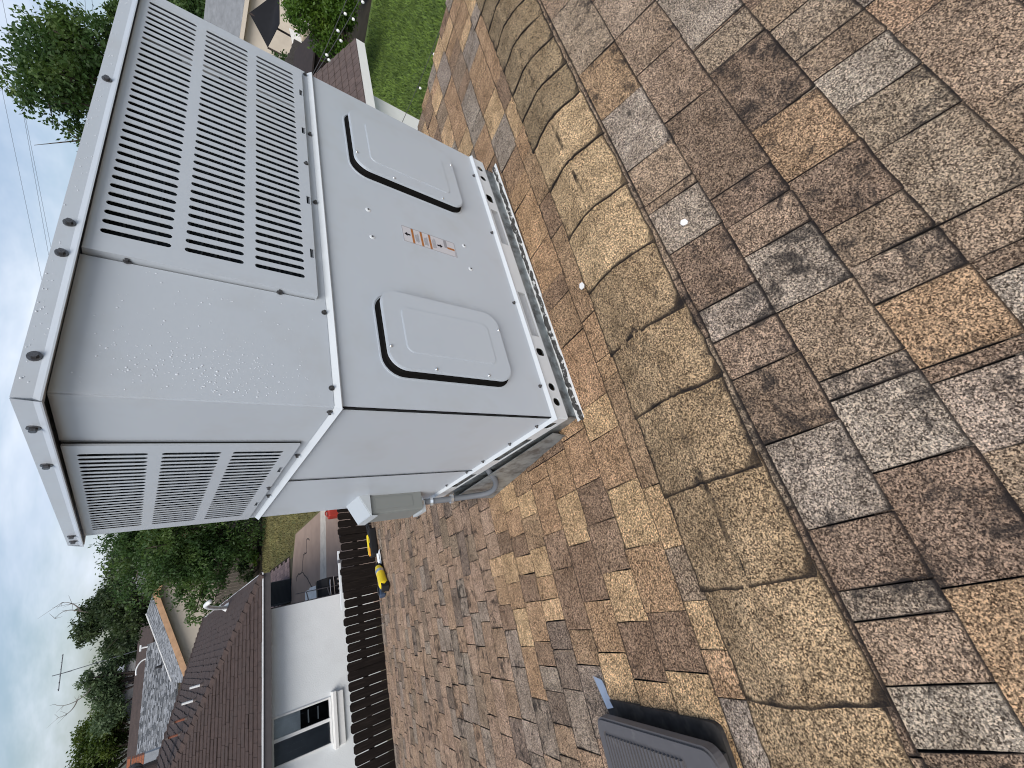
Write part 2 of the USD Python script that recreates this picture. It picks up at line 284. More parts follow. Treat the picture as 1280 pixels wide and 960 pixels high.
obj('driveway_crack', ck, 'crack', parent='/World/driveway')
pv = thing('paver_patch', 'patch of purple-brown pavers between the dry lawn and the dark condenser', 'paving')
k = 0
for i in range(9):
    for j in range(10):
        x0, y0 = 0.75 + i * 0.185 + (j % 2) * 0.09, 19.86 + j * 0.365
        if x0 + 0.18 > 0.95 + (2.42 - 0.95) * min(1, 1.0) : continue
        z = 0.03 + rng.uniform(0, 0.006)
        obj('paver', bx(x0, x0 + 0.175, y0, y0 + 0.355, 0, z), 'paver' if rng.random() < .6 else 'paver_b', pv)
obj('joint_sand', bx(0.7, 2.45, 19.82, 23.5, 0.0, 0.024), 'soil_dark', pv)
# grass tufts of the lawns: one object each, nobody could count them
def blades(n, poly, h0, h1, w, seed):
    r = np.random.default_rng(seed); minx, miny, maxx, maxy = poly.bounds; P = []
    from shapely import contains_xy
    while len(P) < n:
        q = r.uniform((minx, miny), (maxx, maxy), (n * 2, 2)); q = q[contains_xy(poly, q[:, 0], q[:, 1])]; P.extend(q.tolist())
    P = np.array(P[:n]); a = r.uniform(0, 2 * np.pi, n); h = r.uniform(h0, h1, n); c = np.c_[np.cos(a), np.sin(a), 0 * a]; l = r.normal(0, .45, (n, 2)) * h[:, None]
    b = np.c_[P, np.full(n, .01)]; t = b + np.c_[l, h]
    v = np.stack([b - c * w / 2, b + c * w / 2, t], 1).reshape(-1, 3); return trimesh.Trimesh(v, np.arange(3 * n).reshape(-1, 3), process=False)
LP = Polygon([(5, -3), (19.6, -3), (19.0, 6.2), (17.9, 7.2), (9, 8)])
meta(obj('grass', blades(60000, LP, 0.04, 0.12, 0.03, 3), 'grass_blade'), 'short green grass over the lawn beside the roof', 'grass', kind='stuff')
meta(obj('grass_dark', blades(26000, LP, 0.04, 0.11, 0.04, 4), 'grass_blade_dark'), 'darker tufts mixed into the green lawn', 'grass', kind='stuff')

meta(obj('dry_grass', blades(16000, Polygon([(3.3, 14.8), (3.2, 18.9), (2.45, 19.4), (2.5, 25.2), (8, 25.2), (8, 13)]), .03, .09, .05, 6), 'dry_blade'), 'dry olive grass on the lawn beyond the concrete drive', 'grass', kind='stuff')

# ------------------------------------------------------------------ the house whose roof we stand on
house = thing('shingled_house', 'house under the tan and brown shingle roof that carries the grey unit', 'house')
def RP(u, d, h=0.0):
    """point on the roof: u along the ridge, d down the slope (positive: far side, negative: near side), h above the deck"""
    s = 1 if d >= 0 else -1
    return np.array([u, d * CC + s * h * SS, ROOFZ - abs(d) * SS + h * CC])
def RPv(u, d, h, s):
    u, d, h = np.broadcast_arrays(np.asarray(u, float), np.asarray(d, float), np.asarray(h, float))
    return np.stack([u, s * (d * CC + h * SS), ROOFZ - d * SS + h * CC], -1)
U0, U1, DE = -8.0, 2.5, 5.12
ey = DE * CC; ez = ROOFZ - DE * SS
prof = Polygon([(-ey + .03, ez - .03), (0, ROOFZ - .012), (ey - .03, ez - .03), (ey - .03, ez - .12), (0, ROOFZ - .12), (-ey + .03, ez - .12)])
obj('roof_deck', ext(prof, U1 - U0 - 0.02, (U0 + .01, 0, 0), (0, 1, 0), (0, 0, 1)), 'roof_felt', house)
obj('wall', ext(Polygon([(-ey + .5, 0), (ey - .5, 0), (ey - .5, ez - .05), (0, ROOFZ - .15), (-ey + .5, ez - .05)]), U1 - U0 - .7, (U0 + .35, 0, 0), (0, 1, 0), (0, 0, 1)), 'stucco_white', house)
obj('eave_board', [bx(U0, U1, ey - .03, ey - .005, ez - .14, ez - .012), bx(U0, U1, -ey + .005, -ey + .03, ez - .14, ez - .012)], 'trim_white', house)
obj('rake_board', [slab([RP(U1 - .012, 0.0, -.012), RP(U1 + .01, 0.0, -.012), RP(U1 + .01, s * DE, -.012), RP(U1 - .012, s * DE, -.012)][::s], .11) for s in (1, -1)], 'trim_white', house)

TONES = {  # linear colours
    'LT': (0.46, 0.335, 0.205), 'T': (0.345, 0.240, 0.153), 'O': (0.305, 0.220, 0.146), 'BR': (0.236, 0.170, 0.122), 'GL': (0.280, 0.246, 0.209), 'P': (0.255, 0.200, 0.150), 'B': (0.195, 0.148, 0.114),
    'GT': (0.265, 0.217, 0.168), 'OLD': (0.335, 0.248, 0.185), 'OG': (0.280, 0.236, 0.194), 'OP': (0.325, 0.238, 0.170), 'DK': (0.200, 0.160, 0.130), 'CAP': (0.290, 0.222, 0.144), 'CAPL': (0.37, 0.285, 0.182), 'CAPD': (0.235, 0.186, 0.122)}
EXPO = 0.1445
def tab(u0, u1, s, d1, expo, tone, wear, r, lift=0.0):
    """one shingle tab: (vertices, faces, tint, edge, wear); columns close to both cuts carry the dirt that gathers there"""
    top = max(d1 - expo - 0.03, 0.08 if s > 0 else .07); b0 = (.0045 if s > 0 else .0035) + (lift if s > 0 else lift * .45); th = (.0055 if s > 0 else .0048) + r.uniform(0, .0015)
    g = 0.0012 if s > 0 else 0.0013; n = 6; a, b = u0 + g, u1 - g; q = min(.007, (b - a) * .2)
    uu = np.array([a, a + q, a + (b - a) * .36, a + (b - a) * .66, b - q, b]); sk = r.normal(0, .0012, 2)
    tilt = np.interp(uu, [a, b], sk)
    mid = max(d1 - expo * .45, (top + d1) / 2); hm = .002 + (b0 + th - .002) * .62
    dd = d1 + r.normal(0, 0.0007, n) + np.interp(uu, [a, b], r.normal(0, .0007, 2))
    T_ = RPv(uu - tilt, top, 0.002, s); Mi = RPv(uu + r.normal(0, .0006, n), mid, hm + r.normal(0, .0004, n), s)
    Li = RPv(uu + tilt * .9, dd - r.uniform(.006, .0095), b0 + th - .0003, s); Bu = RPv(uu + tilt, dd, b0 + th, s); Bo = RPv(uu + tilt, dd - .001, b0 - .004, s); Lo = RPv(uu - tilt, top, -.002, s)
    V = np.vstack([T_, Mi, Li, Bu, Bu, Bo, T_[[0, -1]], Bu[[0, -1]], Bo[[0, -1]], Lo[[0, -1]]]); F = []
    for o in (0, n, 2 * n):
        for k in range(n - 1): F += [[o + k, o + n + k, o + n + k + 1], [o + k, o + n + k + 1, o + k + 1]]
    o = 4 * n
    for k in range(n - 1): F += [[o + k - n * 0, o + n + k, o + n + k + 1], [o + k, o + n + k + 1, o + k + 1]]
    o = 6 * n
    F += [[o, o + 6, o + 4], [o, o + 4, o + 2], [o + 1, o + 5, o + 7], [o + 1, o + 3, o + 5]]
    F = np.array(F); F = F if s > 0 else F[:, ::-1]
    tint = np.array(TONES[tone]) * (1 + r.normal(0, .05)) * (1 + r.normal(0, .006, 3))
    es = r.uniform(.72, .95, 2) if wear > .25 else r.uniform(.5, .8, 2)
    sd = np.array([es[0], .3, .1, .1, .3, es[1]])
    e = np.r_[sd * .9, np.maximum(sd, .35), np.maximum(sd, .66), np.ones(n), np.ones(2 * n), np.zeros(8)]  # full at the butt: dark line painting the thickness shadow together with stain
    return V, F, np.tile(tint, (len(V), 1)), e, np.full(len(V), wear)
def put(name, parts, parent, kind=None, label=None):
    V, F, C, E, W = [], [], [], [], []; o = 0
    for v, f, c, e, w in parts:
        V.append(v); F.append(f + o); C.append(c); E.append(e); W.append(w); o += len(v)
    V, F, C, E, W = np.vstack(V), np.vstack(F), np.vstack(C), np.concatenate(E), np.concatenate(W)
    g = usdkit.mesh(stage, numbered(pth(parent), name), (V, F), '/World/Looks/shingle_granules')
    api = UsdGeom.PrimvarsAPI(g)
    api.CreatePrimvar('tint', Sdf.ValueTypeNames.Color3fArray, 'vertex').Set(Vt.Vec3fArray.FromNumpy(C.astype(np.float32)))
    api.CreatePrimvar('edge', Sdf.ValueTypeNames.FloatArray, 'vertex').Set(Vt.FloatArray.FromNumpy(E.astype(np.float32)))
    api.CreatePrimvar('wear', Sdf.ValueTypeNames.FloatArray, 'vertex').Set(Vt.FloatArray.FromNumpy(W.astype(np.float32)))
    return meta(g.GetPrim(), label=label, kind=kind)
# near slope: tabs read off the photograph, (cut positions from +u to -u, tone of the tab that ends at that cut, wear)
NEAR = {
 0: [(1.385, 'P', .3), (1.044, 'GT', .6), (.806, 'O', .7), (.570, 'GL', .35), (.430, 'P', .5), (.398, 'P', .3), (.255, 'GL', .6), (.072, 'B', .8), (-.017, 'GL', .9), (-.116, 'P', .9), (-.270, 'B', 1.0), (-.446, 'GL', .3), (-.557, 'B', .3), (-.607, 'OG', .9), (-.706, 'P', .3), (-.794, 'GL', .2)],
 1: [(1.054, 'GT', .3), (.857, 'P', .3), (.633, 'P', .4), (.330, 'B', .3), (.235, 'B', .8), (.142, 'P', .6), (-.016, 'GL', 1.0), (-.188, 'P', .45), (-.231, 'OG', .8), (-.378, 'GL', .5), (-.575, 'B', .9), (-.80, 'O', .4)],
 2: [(.790, 'GL', .4), (.783, 'B', .9), (.676, 'GT', .4), (.436, 'B', 1.0), (.256, 'O', .3), (.103, 'B', .9), (.004, 'P', .7), (-.087, 'GT', .8), (-.233, 'O', .3), (-.262, 'B', .7), (-.393, 'OG', .8), (-.62, 'P', .7)],
 3: [(.333, 'GL', .3), (.209, 'GT', .7), (.005, 'GT', .4), (-.084, 'P', .8), (-.124, 'B', .5), (-.35, 'GL', .6)],
 4: [(.436, 'OP', .4), (.175, 'P', .4), (-.05, 'P', .6)]}
r = np.random.default_rng(11)
pieces, field = [], []            # (size in the picture, tab)
def seen(u, d, s):
    p = RP(u, s * d) - CAM; z = p @ FWD
    if z < .05: return 0, False
    x, y = 640 + 527 * (p @ RIGHT) / z, 480 + 527 * (p @ DOWN) / z
    return 1 / z, (-40 < x < 1320 and -40 < y < 1000)
def add(u0, u1, s, d1, expo, tone, wear, lift=0.0):
    if s < 0: wear = max(wear, .45)
    t = tab(u0, u1, s, d1, expo, tone, wear, r, lift)
    size, ok = seen((u0 + u1) / 2, d1 - expo / 2, s)
    pieces.append((size * (u1 - u0) * ok, t)) if ok else field.append(t)
for row in range(-1, 16):
    d1 = .28 + EXPO * row
    if row == -1:      # the strip that peeps out below the ridge caps
        cuts = [(U1, 1)] + [(x, 1) for x in (1.5, 1.02, .93, .43, .18, .0, -.4, -.8)]
        us = [c[0] for c in cuts]
        us += list(np.arange(-1.1, U0, -.3))
        for a, b in zip(us[:-1], us[1:]): add(b, a, -1, .1405, .06, r.choice(['P', 'B', 'GT']), .75)
        continue
    lst = NEAR.get(row, []); u = U1
    # from the rake to the first traced cut
    start = lst[0][0] + r.uniform(.1, .22) if lst else U1
    x = U1
    while x > start + .08:
        w = r.uniform(.09, .27); add(max(x - w, start), x, -1, d1, EXPO, r.choice(['P', 'GT', 'B', 'GL', 'OP'], p=[.34, .29, .2, .13, .04]), r.uniform(.2, .9), r.choice([0, .0025])); x = max(x - w, start)
    for c, tone, wear in lst:
        add(c, x, -1, d1, EXPO, tone, wear, r.choice([0, .0025])); x = c
    while x > U0:
        w = r.uniform(.09, .27); add(max(x - w, U0), x, -1, d1, EXPO, r.choice(['P', 'GT', 'B', 'GL', 'OP'], p=[.34, .24, .25, .13, .04]), r.uniform(.3, 1.0), r.choice([0, .0025])); x -= w
# far slope: traced tabs first as (row, u of its upper cut, u of its lower cut, tone)
FAR = [(1, .02, -.085, 'LT'), (1, -.085, -.235, 'T'), (1, -.235, -.40, 'LT'), (1, -.40, -.56, 'T'), (1, -.56, -.69, 'BR'), (1, -.69, -.81, 'LT'),
       (0, .05, -.27, 'O'), (0, -.27, -.42, 'LT'), (0, -.42, -.54, 'P'), (0, -.54, -.64, 'LT'), (0, -.64, -.73, 'T'), (0, -.73, -1.1, 'GL'),
       (2, -.03, -.19, 'T'), (2, -.19, -.31, 'BR'), (2, -.31, -.45, 'BR'), (2, -.45, -.58, 'LT'), (2, -.58, -.72, 'BR'), (2, -.72, -.82, 'LT'),
       (3, -.05, -.19, 'T'), (3, -.19, -.35, 'LT'), (3, -.35, -.52, 'BR'), (3, -.52, -.66, 'T'), (3, -.66, -.80, 'LT'),
       (4, -.1, -.29, 'T'), (4, -.29, -.41, 'BR'), (4, -.41, -.60, 'BR'), (4, -.60, -.70, 'O'), (4, -.70, -.9, 'OG'),
       (5, -.2, -.32, 'O'), (5, -.32, -.42, 'LT'), (5, -.42, -.5, 'T'), (5, -.5, -.57, 'LT'), (5, -.57, -.66, 'DK'), (5, -.66, -.78, 'DK'), (5, -.78, -.95, 'OG'),
       (6, -.25, -.33, 'BR'), (6, -.33, -.40, 'LT'), (6, -.40, -.5, 'BR'), (6, -.5, -.64, 'T'), (6, -.64, -.72, 'BR'), (6, -.72, -.8, 'OG'), (6, -.8, -.9, 'DK'),
       (7, -.3, -.42, 'LT'), (7, -.42, -.52, 'T'), (7, -.52, -.66, 'LT'), (7, -.66, -.84, 'T'),
       (8, -.3, -.38, 'LT'), (8, -.38, -.5, 'T'), (8, -.5, -.6, 'BR'), (8, -.6, -.74, 'OG')]
traced = {}
for row, a, b, t in FAR: traced.setdefault(row, []).append((a, b, t))
def far_tone(u, d):
    new = d < 1.28 - max(0, -.35 - u) * 1.25 + r.normal(0, .05)
    if u > 1.15: return r.choice(['T', 'LT', 'GL', 'BR', 'P'], p=[.3, .25, .17, .18, .1]), .15
    if new: return r.choice(['T', 'BR', 'O', 'LT'], p=[.42, .27, .16, .15]), .05
    return r.choice(['OLD', 'OP', 'OG', 'P', 'DK'], p=[.36, .28, .17, .12, .07]), float(np.clip(r.normal(.5, .3), 0, 1.0))
for row in range(0, 34):
    d1 = .195 + EXPO * row
    if d1 > DE + .02: break
    x = U1; tr = sorted(traced.get(row, []), key=lambda t: -t[0])
    def fill(x, end):
        while x > end + .012:
            w = r.uniform(.08, .24); nx = x - w
            if nx < end + .05: nx = end
            t, wr = far_tone((x + nx) / 2, d1); add(nx, x, 1, d1, EXPO, t, wr, r.choice([0, .0035], p=[.5, .5])); x = nx
    if tr:
        fill(x, tr[0][0]); x = tr[0][0]
        for a, b, t in tr: add(b, x, 1, d1, EXPO, t, .05 if t not in ('OG', 'DK', 'GL') else .5, r.choice([0, .0035])); x = b
    fill(x, U0)
pieces.sort(key=lambda p: -p[0])
for size, t in pieces[:300]: put('shingle', [t], house)
put('shingle_field', [t for _, t in pieces[300:]] + field, house, kind='stuff')
# ridge caps: bent pieces, each lapping over the next one towards -u
CAPS = [2.52, 2.36, 2.21, 2.05, 1.90, 1.75, 1.60, 1.45, 1.29, 1.13, .966, .75, .53, .31, .097, -.10, -.31, -.525, -.73, -.93, -1.13, -1.33, -1.54, -1.74, -1.95, -2.15]
CAPS += list(np.arange(-2.35, U0, -.2)) + [U0]
ctones = ['CAPD'] * 10 + ['CAPL', 'CAPL', 'CAPL', 'CAP', 'CAP', 'CAP', 'CAP', 'CAP', 'CAP', 'CAP', 'CAP', 'CAP', 'CAP', 'CAP', 'CAP']
ctones += ['CAP'] * 60
for i, (a, b) in enumerate(zip(CAPS[:-1], CAPS[1:])):
    # piece spans from b - .0 (butt at the -u end, raised) up to a + .04 hidden under the next
    nu, prof_d = 9, np.array([-.126, -.10, -.06, -.022, -.007, -.002, .003, .008, .022, .06, .095, .120])
    us = np.r_[np.linspace(a + .03, b + .009, nu - 1), b]; V, E = [], []
    n_d = len(prof_d); wob = r.normal(0, .0012, (nu, n_d))
    skew = r.normal(0, .006); sag = r.uniform(.6, 1.3)
    crk = r.choice([.4, .60, .66, .70]); ck0 = r.integers(0, 4); ck1 = ck0 + r.integers(3, 6)
    for iu, uu in enumerate(us):
        f = (us[0] - uu) / (us[0] - us[-1])
        for k, d in enumerate(prof_d):
            dd = d + skew * f + (r.normal(0, .0012) if k in (0, len(prof_d) - 1) else 0)
            h = .010 + .0038 * f * sag + .004 * math.exp(-(d / .05) ** 2) - .012 * math.exp(-(d / .02) ** 2) * .6
            hh = h + wob[iu, k]
            if iu == nu - 1: hh += .001
            s = 1 if d >= 0 else -1
            V.append(RP(uu + (r.normal(0, .0015) if f == 1 else 0), dd if s > 0 else min(dd, -1e-4), hh))
            e = 1.0 * crk if k in (5, 6) else (.2 if k in (4, 7) else 0)
            e *= r.uniform(.84, 1.05) if ck0 <= iu <= ck1 else .2
            E.append(max(e * 1.25, 1.0 * (f > .999), .74 * (iu == nu - 2), .95 * (k in (0, n_d - 1))))  # dark butt line paints the shadow of the lap as well as dirt
    V = np.array(V); n = len(prof_d); F = []
    for iu in range(nu - 1):
        for k in range(n - 1):
            p, q = iu * n + k, (iu + 1) * n + k
            F += [[p, p + 1, q + 1], [p, q + 1, q]]
    # skirts: butt face and both long edges
    N0 = len(V); dn = np.array([0, 0, .0075])
    per = [(nu - 1) * n + k for k in range(n)]; V = np.vstack([V, V[per], V[per] - dn * 1.4]); E += [1] * (2 * n)
    for k in range(n - 1): F += [[N0 + k, N0 + k + 1, N0 + n + k + 1], [N0 + k, N0 + n + k + 1, N0 + n + k]]
    for side, fl in ((0, 1), (n - 1, -1)):
        per = [iu * n + side for iu in range(nu)]; o = len(V); V = np.vstack([V, V[per], V[per] - dn * 1.6]); E += [1] * (2 * nu)
        for k in range(nu - 1):
            q = [[o + k, o + k + 1, o + nu + k + 1], [o + k, o + nu + k + 1, o + nu + k]]
            F += [t[::fl] for t in q]
    F = np.array(F)
    nrm = np.cross(V[F[0, 1]] - V[F[0, 0]], V[F[0, 2]] - V[F[0, 0]])
    if nrm[2] < 0: F = F[:, ::-1]
    tint = np.array(TONES[ctones[i]]) * (1 + r.normal(0, .05))
    put('ridge_cap', [(V, F, np.tile(tint, (len(V), 1)), np.array(E), np.full(len(V), .35 if i < 13 else .5))], house)

# ------------------------------------------------------------------ the unit on its curb
UL = (0.0, 0.341, 3.737); UR = 1.33
W, D, H = 1.197, 0.828, 1.124
curb = thing('roof_curb', 'galvanised metal curb with sooty sealant under the grey rooftop unit', 'roof curb', UL, UR)
def roofz(x, y):        # roof height below the unit's own frame
    a = math.radians(UR); wy = UL[1] + x * math.sin(a) + y * math.cos(a)
    return ROOFZ - SL * wy - UL[2]
def wallz(x0, y0, x1, y1, out, th=.004):
    return slab([(x0, y0, -.002), (x0, y0, roofz(x0, y0) - .01), (x1, y1, roofz(x1, y1) - .01), (x1, y1, -.002)], th)
i0 = .012
obj('curb_wall', [slab([(i0, i0, -.002), (i0, i0, roofz(i0, i0) - .02), (W - i0, i0, roofz(W, i0) - .02), (W - i0, i0, -.002)], .004)], 'galvanised', curb)
obj('curb_wall', [slab([(i0, D - i0, -.002), (i0, D - i0, roofz(0, D) - .02), (i0, i0, roofz(0, 0) - .02), (i0, i0, -.002)], .004)], 'galvanised', curb)
obj('curb_wall', [slab([(W - i0, i0, -.002), (W - i0, i0, roofz(W, 0) - .02), (W - i0, D - i0, roofz(W, D) - .02), (W - i0, D - i0, -.002)], .004)], 'galvanised', curb)
obj('curb_wall', [slab([(W - i0, D - i0, -.002), (W - i0, D - i0, roofz(W, D) - .02), (i0, D - i0, roofz(0, D) - .02), (i0, D - i0, -.002)], .004)], 'galvanised', curb)
def on_roof(x, y, h): return (x, y, roofz(x, y) + h)
obj('base_flange', [slab([on_roof(-.004, -.022, .016), on_roof(W + .01, -.022, .016), on_roof(W + .01, .012, .017), on_roof(-.004, .012, .017)], .003)], 'white_metal', curb)
fl = []
for i in range(60):
    x = i / 59 * (W - .02) + .01; fl.append(trimesh.creation.icosphere(1, r.uniform(.008, .014))); fl[-1].apply_scale([1.6, .7, .8]); fl[-1].apply_translation(on_roof(x, -.006 + r.normal(0, .003), .017))
obj('sealant', fl, 'bitumen', curb, kind='stuff')
# side skirt: bent sheet that runs out to a point
obj('side_skirt', [slab([on_roof(-.005, .10, .07), on_roof(-.012, .10, .012), on_roof(-.03, D - .04, .012), (-.014, D - .04, -.05)][::1], .002),
                   slab([(-.014, D - .042, -.05), on_roof(-.03, D - .042, .012), on_roof(.06, D - .03, .012), (.06, D - .03, -.08)], .002)], 'galvanised', curb)

unit = thing('rooftop_air_conditioner', 'large grey packaged air conditioner with slotted grilles standing on the roof', 'air conditioner', UL, UR)
P_ = 'unit_paint'
ZS = .690        # seam between upper and lower half
# base rail (front and left side with knock-out holes)
def face_front(poly, th, y): return ext(poly, th, (0, y, 0), (1, 0, 0), (0, 0, 1))     # polygon in (x, z), extruded towards -y
def face_left(poly, th, x):                                                            # polygon in (y, z), extruded towards -x
    m = ext(poly, th, (x, 0, 0), (0, -1, 0), (0, 0, 1)); return m
def face_left_(poly, th, x):
    from shapely import affinity
    return face_left(affinity.scale(poly, -1, 1, origin=(0, 0)), th, x)
rail = sbox(0, 0, W, .052)
holes = [Point(x, .027).buffer(.014) for x in (.054, .107, 1.083, 1.142)] + [rrect(.222, .252, .010, .044, .012), rrect(.94, .985, .012, .044, .013)] + [sbox(.30, .006, .487, .042), sbox(.715, .006, .90, .042)]
obj('base_rail', face_front(rail.difference(unary_union(holes)), .003, 0), 'unit_paint_bright', unit)
rail2 = sbox(0, 0, D, .052); h2 = [rrect(.03, .075, .012, .042, .012), sbox(.16, .006, .36, .042), sbox(.50, .006, .66, .042)]
obj('base_rail', face_left_(rail2.difference(unary_union(h2)), .003, 0), 'unit_paint_bright', unit)
obj('base_rail', [bx(W - .003, W, .003, D, 0, .052), bx(.003, W - .003, D - .003, D, 0, .052)], 'unit_paint', unit)
for a, b in ((.30, .487), (.715, .90)): obj('fork_pocket', [bx(a - .005, b + .005, .012, .014, .002, .046), bx(a - .001, a + .001, .0, .0125, .004, .044), bx(b - .001, b + .001, .0, .0125, .004, .044), bx(a, b, 0.0, .0125, .002, .0045)], 'inside_grey', unit)
for a, b in ((.155, .365), (.495, .665)): obj('fork_pocket', [bx(.012, .014, a, b, .002, .046)], 'inside_grey', unit)
obj('base_pan', bx(.02, W - .02, .02, D - .02, .0, .05), 'inside_dark', unit)
lip = Polygon([(0, .052), (-.012, .056), (-.012, .060), (0, .064)])
obj('rail_lip', [ext(Polygon([(0, .053), (-.011, .055), (-.011, .060), (0, .066)]), W + .011, (W, 0, 0), (0, 1, 0), (0, 0, 1)).apply_transform(T.reflection_matrix([W / 2, 0, 0], [1, 0, 0])) if False else slab([(-.011, -.011, .060), (W, -.011, .060), (W, 0.001, .068), (0.001, 0.001, .068)], .006)], 'unit_paint_bright', unit)
obj('rail_lip', [slab([(-.011, D, .060), (-.011, -.011, .060), (0.001, 0.001, .068), (0.001, D, .068)], .006)], 'unit_paint_bright', unit)
# lower panels
RC = dict(x0=.79, x1=1.083, z0=.20, z1=.585); LC = dict(x0=.095, x1=.332, z0=.20, z1=.572)
obj('lower_panel', face_front(sbox(.004, .064, W - .002, ZS - .002), .003, .003), P_, unit)
obj('lower_panel', face_left_(sbox(.012, .064, .452, ZS - .002), .003, .003), P_, unit)
obj('lower_panel', face_left_(sbox(.456, .064, D, ZS - .002), .005, .004), P_, unit)
obj('lower_panel', [bx(W - .003, W, .006, D, .064, ZS), bx(.004, W - .004, D - .003, D, .064, ZS)], P_, unit)
obj('corner_seam', bx(.0015, .006, .004, .012, .066, ZS - .004), 'inside_dark', unit)
# seam lip round the middle
obj('drip_lip', slab([(-.010, -.010, ZS - .006), (W, -.010, ZS - .006), (W, .002, ZS + .006), (.002, .002, ZS + .006)], .004), 'unit_paint_bright', unit)
obj('drip_lip', slab([(-.010, D, ZS - .006), (-.010, -.010, ZS - .006), (.002, .002, ZS + .006), (.002, D, ZS + .006)], .004), 'unit_paint_bright', unit)
# upper body: posts and grilles
ZT = 1.094
obj('corner_panel', [face_front(sbox(.002, ZS + .006, .268, ZT), .003, .003), face_left_(sbox(.003, ZS + .006, .174, ZT), .003, .003)], P_, unit)
obj('upper_frame', [face_front(sbox(.268, ZS + .006, W, .718), .003, .0035), face_front(sbox(1.174, .719, W, ZT), .003, .0035), face_left_(sbox(.174, ZS + .006, D, .718), .003, .0035), face_left_(sbox(D - .02, .719, D, ZT), .003, .0035),
                     bx(W - .003, W, .006, D, ZS, ZT), bx(.006, W - .004, D - .003, D, ZS, ZT)], P_, unit)
def slots(a0, a1, n, rows, ln=0.0112):
    out = []
    for z0, z1 in rows:
        for k in range(n):
            a = a0 + (a1 - a0) * k / (n - 1); out.append(LineString([(a, z0 + ln / 2), (a, z1 - ln / 2)]).buffer(ln / 2, quad_segs=3))
    return out
ROWS = [(.741, .839), (.859, .957), (.977, 1.075)]
gp = sbox(.272, .716, 1.170, ZT - .002).difference(unary_union(slots(.320, 1.120, 35, ROWS)))
notches = [sbox(x - .014, .7155, x + .014, .7265) for x in (.397, .579, .862, 1.044)]
gp = gp.difference(unary_union(notches))
G = obj('grille_panel', face_front(gp, .0015, -.012), P_, unit)
obj('panel_return', [bx(.272, .274, -.0118, .004, .716, ZT - .002), bx(1.168, 1.170, -.0118, .004, .716, ZT - .002), bx(.274, 1.168, -.0118, .002, .716, .7178)], P_, G)
gp2 = sbox(.178, .716, D - .022, ZT - .002).difference(unary_union(slots(.222, .748, 26, ROWS, .0124))).difference(unary_union([sbox(y - .018, .7155, y + .018, .7265) for y in (.343, .638)]))
G2 = obj('grille_panel', face_left_(gp2, .0008, -.008), P_, unit)
obj('panel_return', [bx(-.0078, .004, .178, .180, .716, ZT - .002), bx(-.0078, .004, D - .024, D - .022, .716, ZT - .002), bx(-.0078, .002, .18, D - .024, .716, .7178)], P_, G2)
obj('panel_seam', [bx(-.0046, -.0031, .1738, .1776, .716, ZT - .002), bx(-.0046, -.0031, .18, D - .03, .7135, .7155)], 'inside_dark', unit)
obj('panel_seam', bx(-.0046, -.0031, .4505, .454, .066, ZS - .008), 'inside_dark', unit)
# coil behind the grilles
obj('condenser_coil', [bx(.29, W - .04, .045, .08, .70, ZT), bx(.045, .08, .19, D - .03, .70, ZT)], 'coil_dark', unit)
fins = [bx(.30, W - .05, .036, .0445, z, z + .0035) for z in np.arange(.73, 1.08, .0245)] + [bx(.036, .0445, .2, D - .04, z, z + .0035) for z in np.arange(.73, 1.08, .0245)]
obj('coil_tubes', fins, 'coil_fin', unit)
obj('coil_bracket', [bx(1.02, 1.035, .03, .036, .72, 1.08), bx(1.0, 1.01, .03, .04, .92, 1.0), bx(.98, .99, .028, .034, .78, .86)], 'inside_grey', unit)
obj('inner_wall', [bx(.27, .275, .01, .3, .70, ZT), bx(.1, .105, .19, D - .02, .70, ZT), bx(.01, .3, .178, .182, .70, ZT)], 'inside_dark', unit)
# top cap
ov = .020
cap = obj('top_cap', bx(-ov + .002, W + ov - .002, -ov + .002, D + ov - .002, H - .004, H), P_, unit)
def flange(ax):
    prof = [(-ov, H), (-ov - .001, H - .021), (-ov - .007, H - .029), (-ov - .007, H - .0312), (-ov + .002, H - .030), (-ov + .002, H)]
    V, F = [], []
    for t in (0, 1):
        for o, z in prof:
            if ax == 'f': V.append((o + .0012 if t == 0 else W + ov, o, z))
            elif ax == 'l': V.append((o, D + ov if t == 0 else o + .0012, z))
            elif ax == 'r': V.append((W - o, -ov if t == 0 else D + ov, z))
            else: V.append((W + ov if t == 0 else -ov, D - o, z))
    n = len(prof)
    for k in range(n): j = (k + 1) % n; F += [[k, n + k, n + j], [k, n + j, j]]
    F += [[0, k + 1, k] for k in range(1, n - 1)] + [[n, n + k, n + k + 1] for k in range(1, n - 1)]
    m = trimesh.Trimesh(V, F, process=False); m.fix_normals(); return m
for a in 'flrb': obj('cap_flange', flange(a), P_, cap)
obj('cap_underside', [bx(-.012, W + .012, -.017, .006, H - .0285, H - .0265), bx(-.017, -.0125, -.012, D, H - .0285, H - .0265)], P_, cap)
# screws
def screw(x, z, y=0.0, rr=.0055):
    m = [cyl((x, y, z), (x, y - .0022, z), rr * 1.45, 12), cyl((x, y - .002, z), (x, y - .0075, z), rr * .85, 6), cyl((x, y - .0072, z), (x, y - .0078, z), rr * .4, 6)]
    return m
def screw_l(y, z, x=0.0, rr=.0055):
    return [cyl((x, y, z), (x - .0022, y, z), rr * 1.45, 12), cyl((x - .002, y, z), (x - .0075, y, z), rr * .85, 6)]
for x in (.047, .244, .312, .732, 1.12): obj('screw', screw(x, H - .013, -ov - .0005, .0056), 'screw_steel', unit)
for y in (.075, .234, .745, .80): obj('screw', screw_l(y, H - .013, -ov - .0005, .0056), 'screw_steel', unit)
for x, z, yy in ((.043, .6985, 0), (.237, .7015, 0), (.594, .702, 0), (.876, .702, 0), (1.18, .702, 0), (.72, .722, -.012), (.271, 1.035, -.001), (.269, .791, -.001)): obj('screw', screw(x, z, yy, .004), 'screw_steel', unit)
